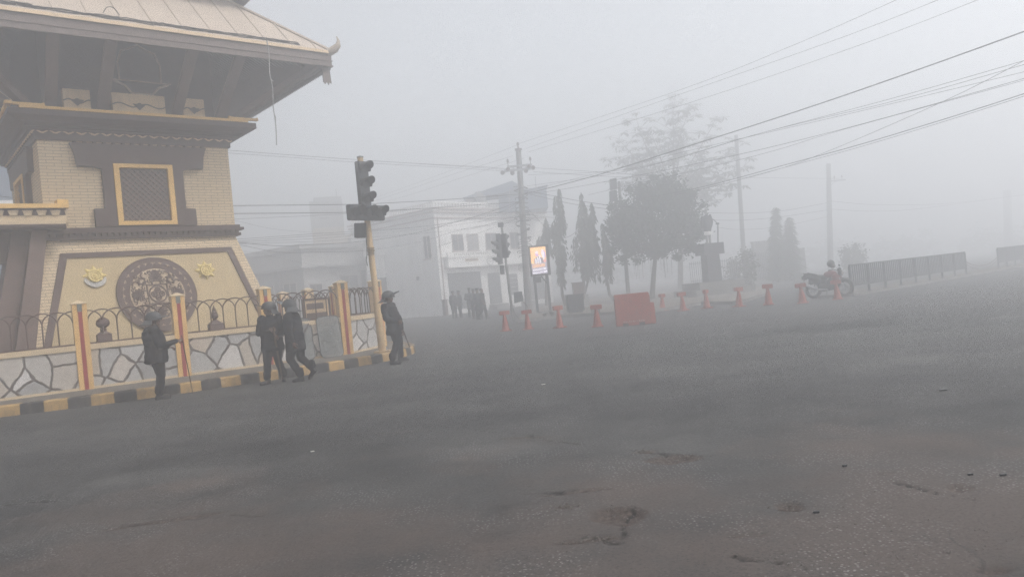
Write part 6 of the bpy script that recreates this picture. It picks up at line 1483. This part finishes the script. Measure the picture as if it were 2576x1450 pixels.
p = at(1903, 715, 64); q = at(2040, 715, 64); GY = thing('compound_wall', 'tall grey compound wall with an end pillar, behind the faint conifers', 'wall', (p.x, 64, 0), rad(6))
h0 = at(1905, 609, 64).z; mb = MB(); mb.box(0, 3.45, 0, .4, 0, h0); mb.box(-.05, 3.5, -.06, .46, h0, h0 + .08); obj('wall', mb, M['greywall'], GY)
mb = MB(); mb.box(3.5, 4.4, -.1, .5, 0, at(2025, 622, 64).z); obj('end_pillar', mb, M['greywall'], GY)
mb = MB()
for i in range(21): mb.box(.2 + i * .15, .25 + i * .15, -.05, 0, .3, h0 - .9)
obj('gate_bars', mb, M['fencegrey'], GY)
# street cabinets and rubble on the island
p = gnd(1448, 785, .13); p.y = min(p.y, 40); p.x = at(1448, 785, p.y).x; EC = thing('street_cabinet', 'dark square street cabinet on the pavement beneath the drooping trees', 'cabinet', (p.x, p.y, .13), rad(10))
mb = MB(); mb.box(-.38, .38, -.25, .25, .06, .82); mb.box(-.42, .42, -.29, .29, .82, .87); mb.box(-.3, .3, -.2, .2, 0, .06); obj('cabinet_body', mb, M['black'], EC, bevel=.01)
mb = MB(); mb.box(-.01, .01, -.262, -.25, .1, .8); mb.box(.06, .09, -.275, -.25, .42, .5); obj('cabinet_door', mb, M['fencegrey'], EC)
p = at(1459, 780, 43); EC2 = thing('meter_box', 'taller brown meter box on a plinth behind the dark street cabinet', 'cabinet', (p.x, 43, .13), rad(5))
z_t, z_b = at(1459, 711, 43).z - .13, at(1459, 752, 43).z - .13; mb = MB(); mb.box(-.3, .3, -.2, .2, z_b, z_t); mb.box(-.34, .34, -.24, .24, z_t, z_t + .05); obj('box_body', mb, M['woodmid'], EC2)
mb = MB(); mb.box(-.5, -.3, -.2, .2, 0, z_b + .25); mb.box(.3, .5, -.2, .2, 0, z_b + .25); mb.box(-.3, .3, -.2, .2, 0, z_b); obj('plinth', mb, M['greywall'], EC2)
random.seed(31)
for i, (x, y, s, lab) in enumerate(((1262, 772, .30, 'low flat concrete block by the steps of the white building'), (1400, 792, .2, 'grey broken block left of the dark street cabinet'), (1375, 795, .16, 'small broken block between the screen legs and the cabinet'), (1498, 786, .22, 'pale broken block right of the dark street cabinet'))):
    mb = MB(); mb.box(-s * 1.4, s * 1.4, -s * .8, s * .8, 0, s); mb.v = [v + Vector((random.uniform(-.05, .05), random.uniform(-.05, .05), random.uniform(-.04, .02) if v.z > 0 else 0)) for v in mb.v]
    o = obj('concrete_block', mb, M['concrete'], bevel=.015); g_ = gnd(x, y, .13 if i else 0); o.location = (g_.x, g_.y, .13 if i else 0); o.rotation_euler = (0, 0, random.random() * 3); tag(o, lab, 'block', 'loose concrete blocks')

# ------------------------------------------------------------------ litter and loose chippings on the road
rnd = random.Random(77); mb = MB()
def pebble(x, y, s):
    z = 0; vs = []
    for k, (dx, dy, dz) in enumerate(((1, 0, .2), (.3, .9, .15), (-.8, .6, .2), (-.9, -.5, .15), (.2, -1, .2), (0, 0, .8), (0, 0, -.3))):
        vs.append(Vector((x + dx * s * rnd.uniform(.6, 1.2), y + dy * s * rnd.uniform(.6, 1.2), z + dz * s * rnd.uniform(.6, 1.1))))
    mb.add(vs, [(i, (i + 1) % 5, 5) for i in range(5)] + [((i + 1) % 5, i, 6) for i in range(5)])
for _ in range(1500):
    y = 3.9 + 10 * rnd.random() ** 2.2; x = rnd.uniform(-.72, .72) * y
    mb.m = 0; pebble(x, y, rnd.uniform(.003, .009))
for (cx, cy, rx, ry, a_, d_) in HOLES[:6]:
    for _ in range(30): pebble(cx + rnd.gauss(0, rx * .4), cy + rnd.gauss(0, ry * .5), rnd.uniform(.005, .014))
tag(obj('gravel', mb, M['stonegrey']), 'loose stone chippings scattered over the worn asphalt', 'gravel', kind='stuff')
for i, (x, y, w, lab, m) in enumerate(((785, 1136, .022, 'pale flat scrap of litter on the road below the striding officer', 'silver'), (2970 / 1.398, 1173, .02, 'small black stone on the asphalt right of the long pothole', 'black'), (2441, 1195, .022, 'dark crumpled scrap left of its twin near the right edge', 'black'), (2523, 1196, .026, 'dark flat scrap closest to the right edge', 'black'), (2372, 982, .045, 'thin dark stick lying alone far out on the right asphalt', 'black'), (1437, 915, .05, 'dark flat scrap on the road before the officers corner', 'black'), (1366, 967, .03, 'pale scrap of paper on the road ahead of the kerb corner', 'silver'), (2053, 1290, .02, 'dark stone beside the pothole on the right', 'black'))):
    mb = MB(); n = 7; top = [(w * rnd.uniform(.7, 1.3) * math.cos(2 * PI * k_ / n), .5 * w * rnd.uniform(.7, 1.3) * math.sin(2 * PI * k_ / n)) for k_ in range(n)]
    mb.prism(top, 0, .012, 'xy'); o = obj('litter' if i in (0, 2, 3, 6) else 'road_scrap', mb, M[m]); g_ = gnd(x, y); o.location = (g_.x, g_.y, .004); tag(o, lab, 'litter', 'scraps on the road')

# ------------------------------------------------------------------ fog
m = bpy.data.materials.new('fog'); m.use_nodes = True; nt = m.node_tree; nt.nodes.clear()
out = nt.nodes.new('ShaderNodeOutputMaterial'); pv = nt.nodes.new('ShaderNodeVolumePrincipled'); nt.links.new(pv.outputs[0], out.inputs['Volume'])
pv.inputs['Color'].default_value = (.965, .972, .985, 1); pv.inputs['Density'].default_value = .0242; pv.inputs['Anisotropy'].default_value = .69
mb = MB(); mb.box(-245, 245, -65, 245, -1, 17.5); hz = obj('haze', mb, m); hz['kind'] = 'stuff'
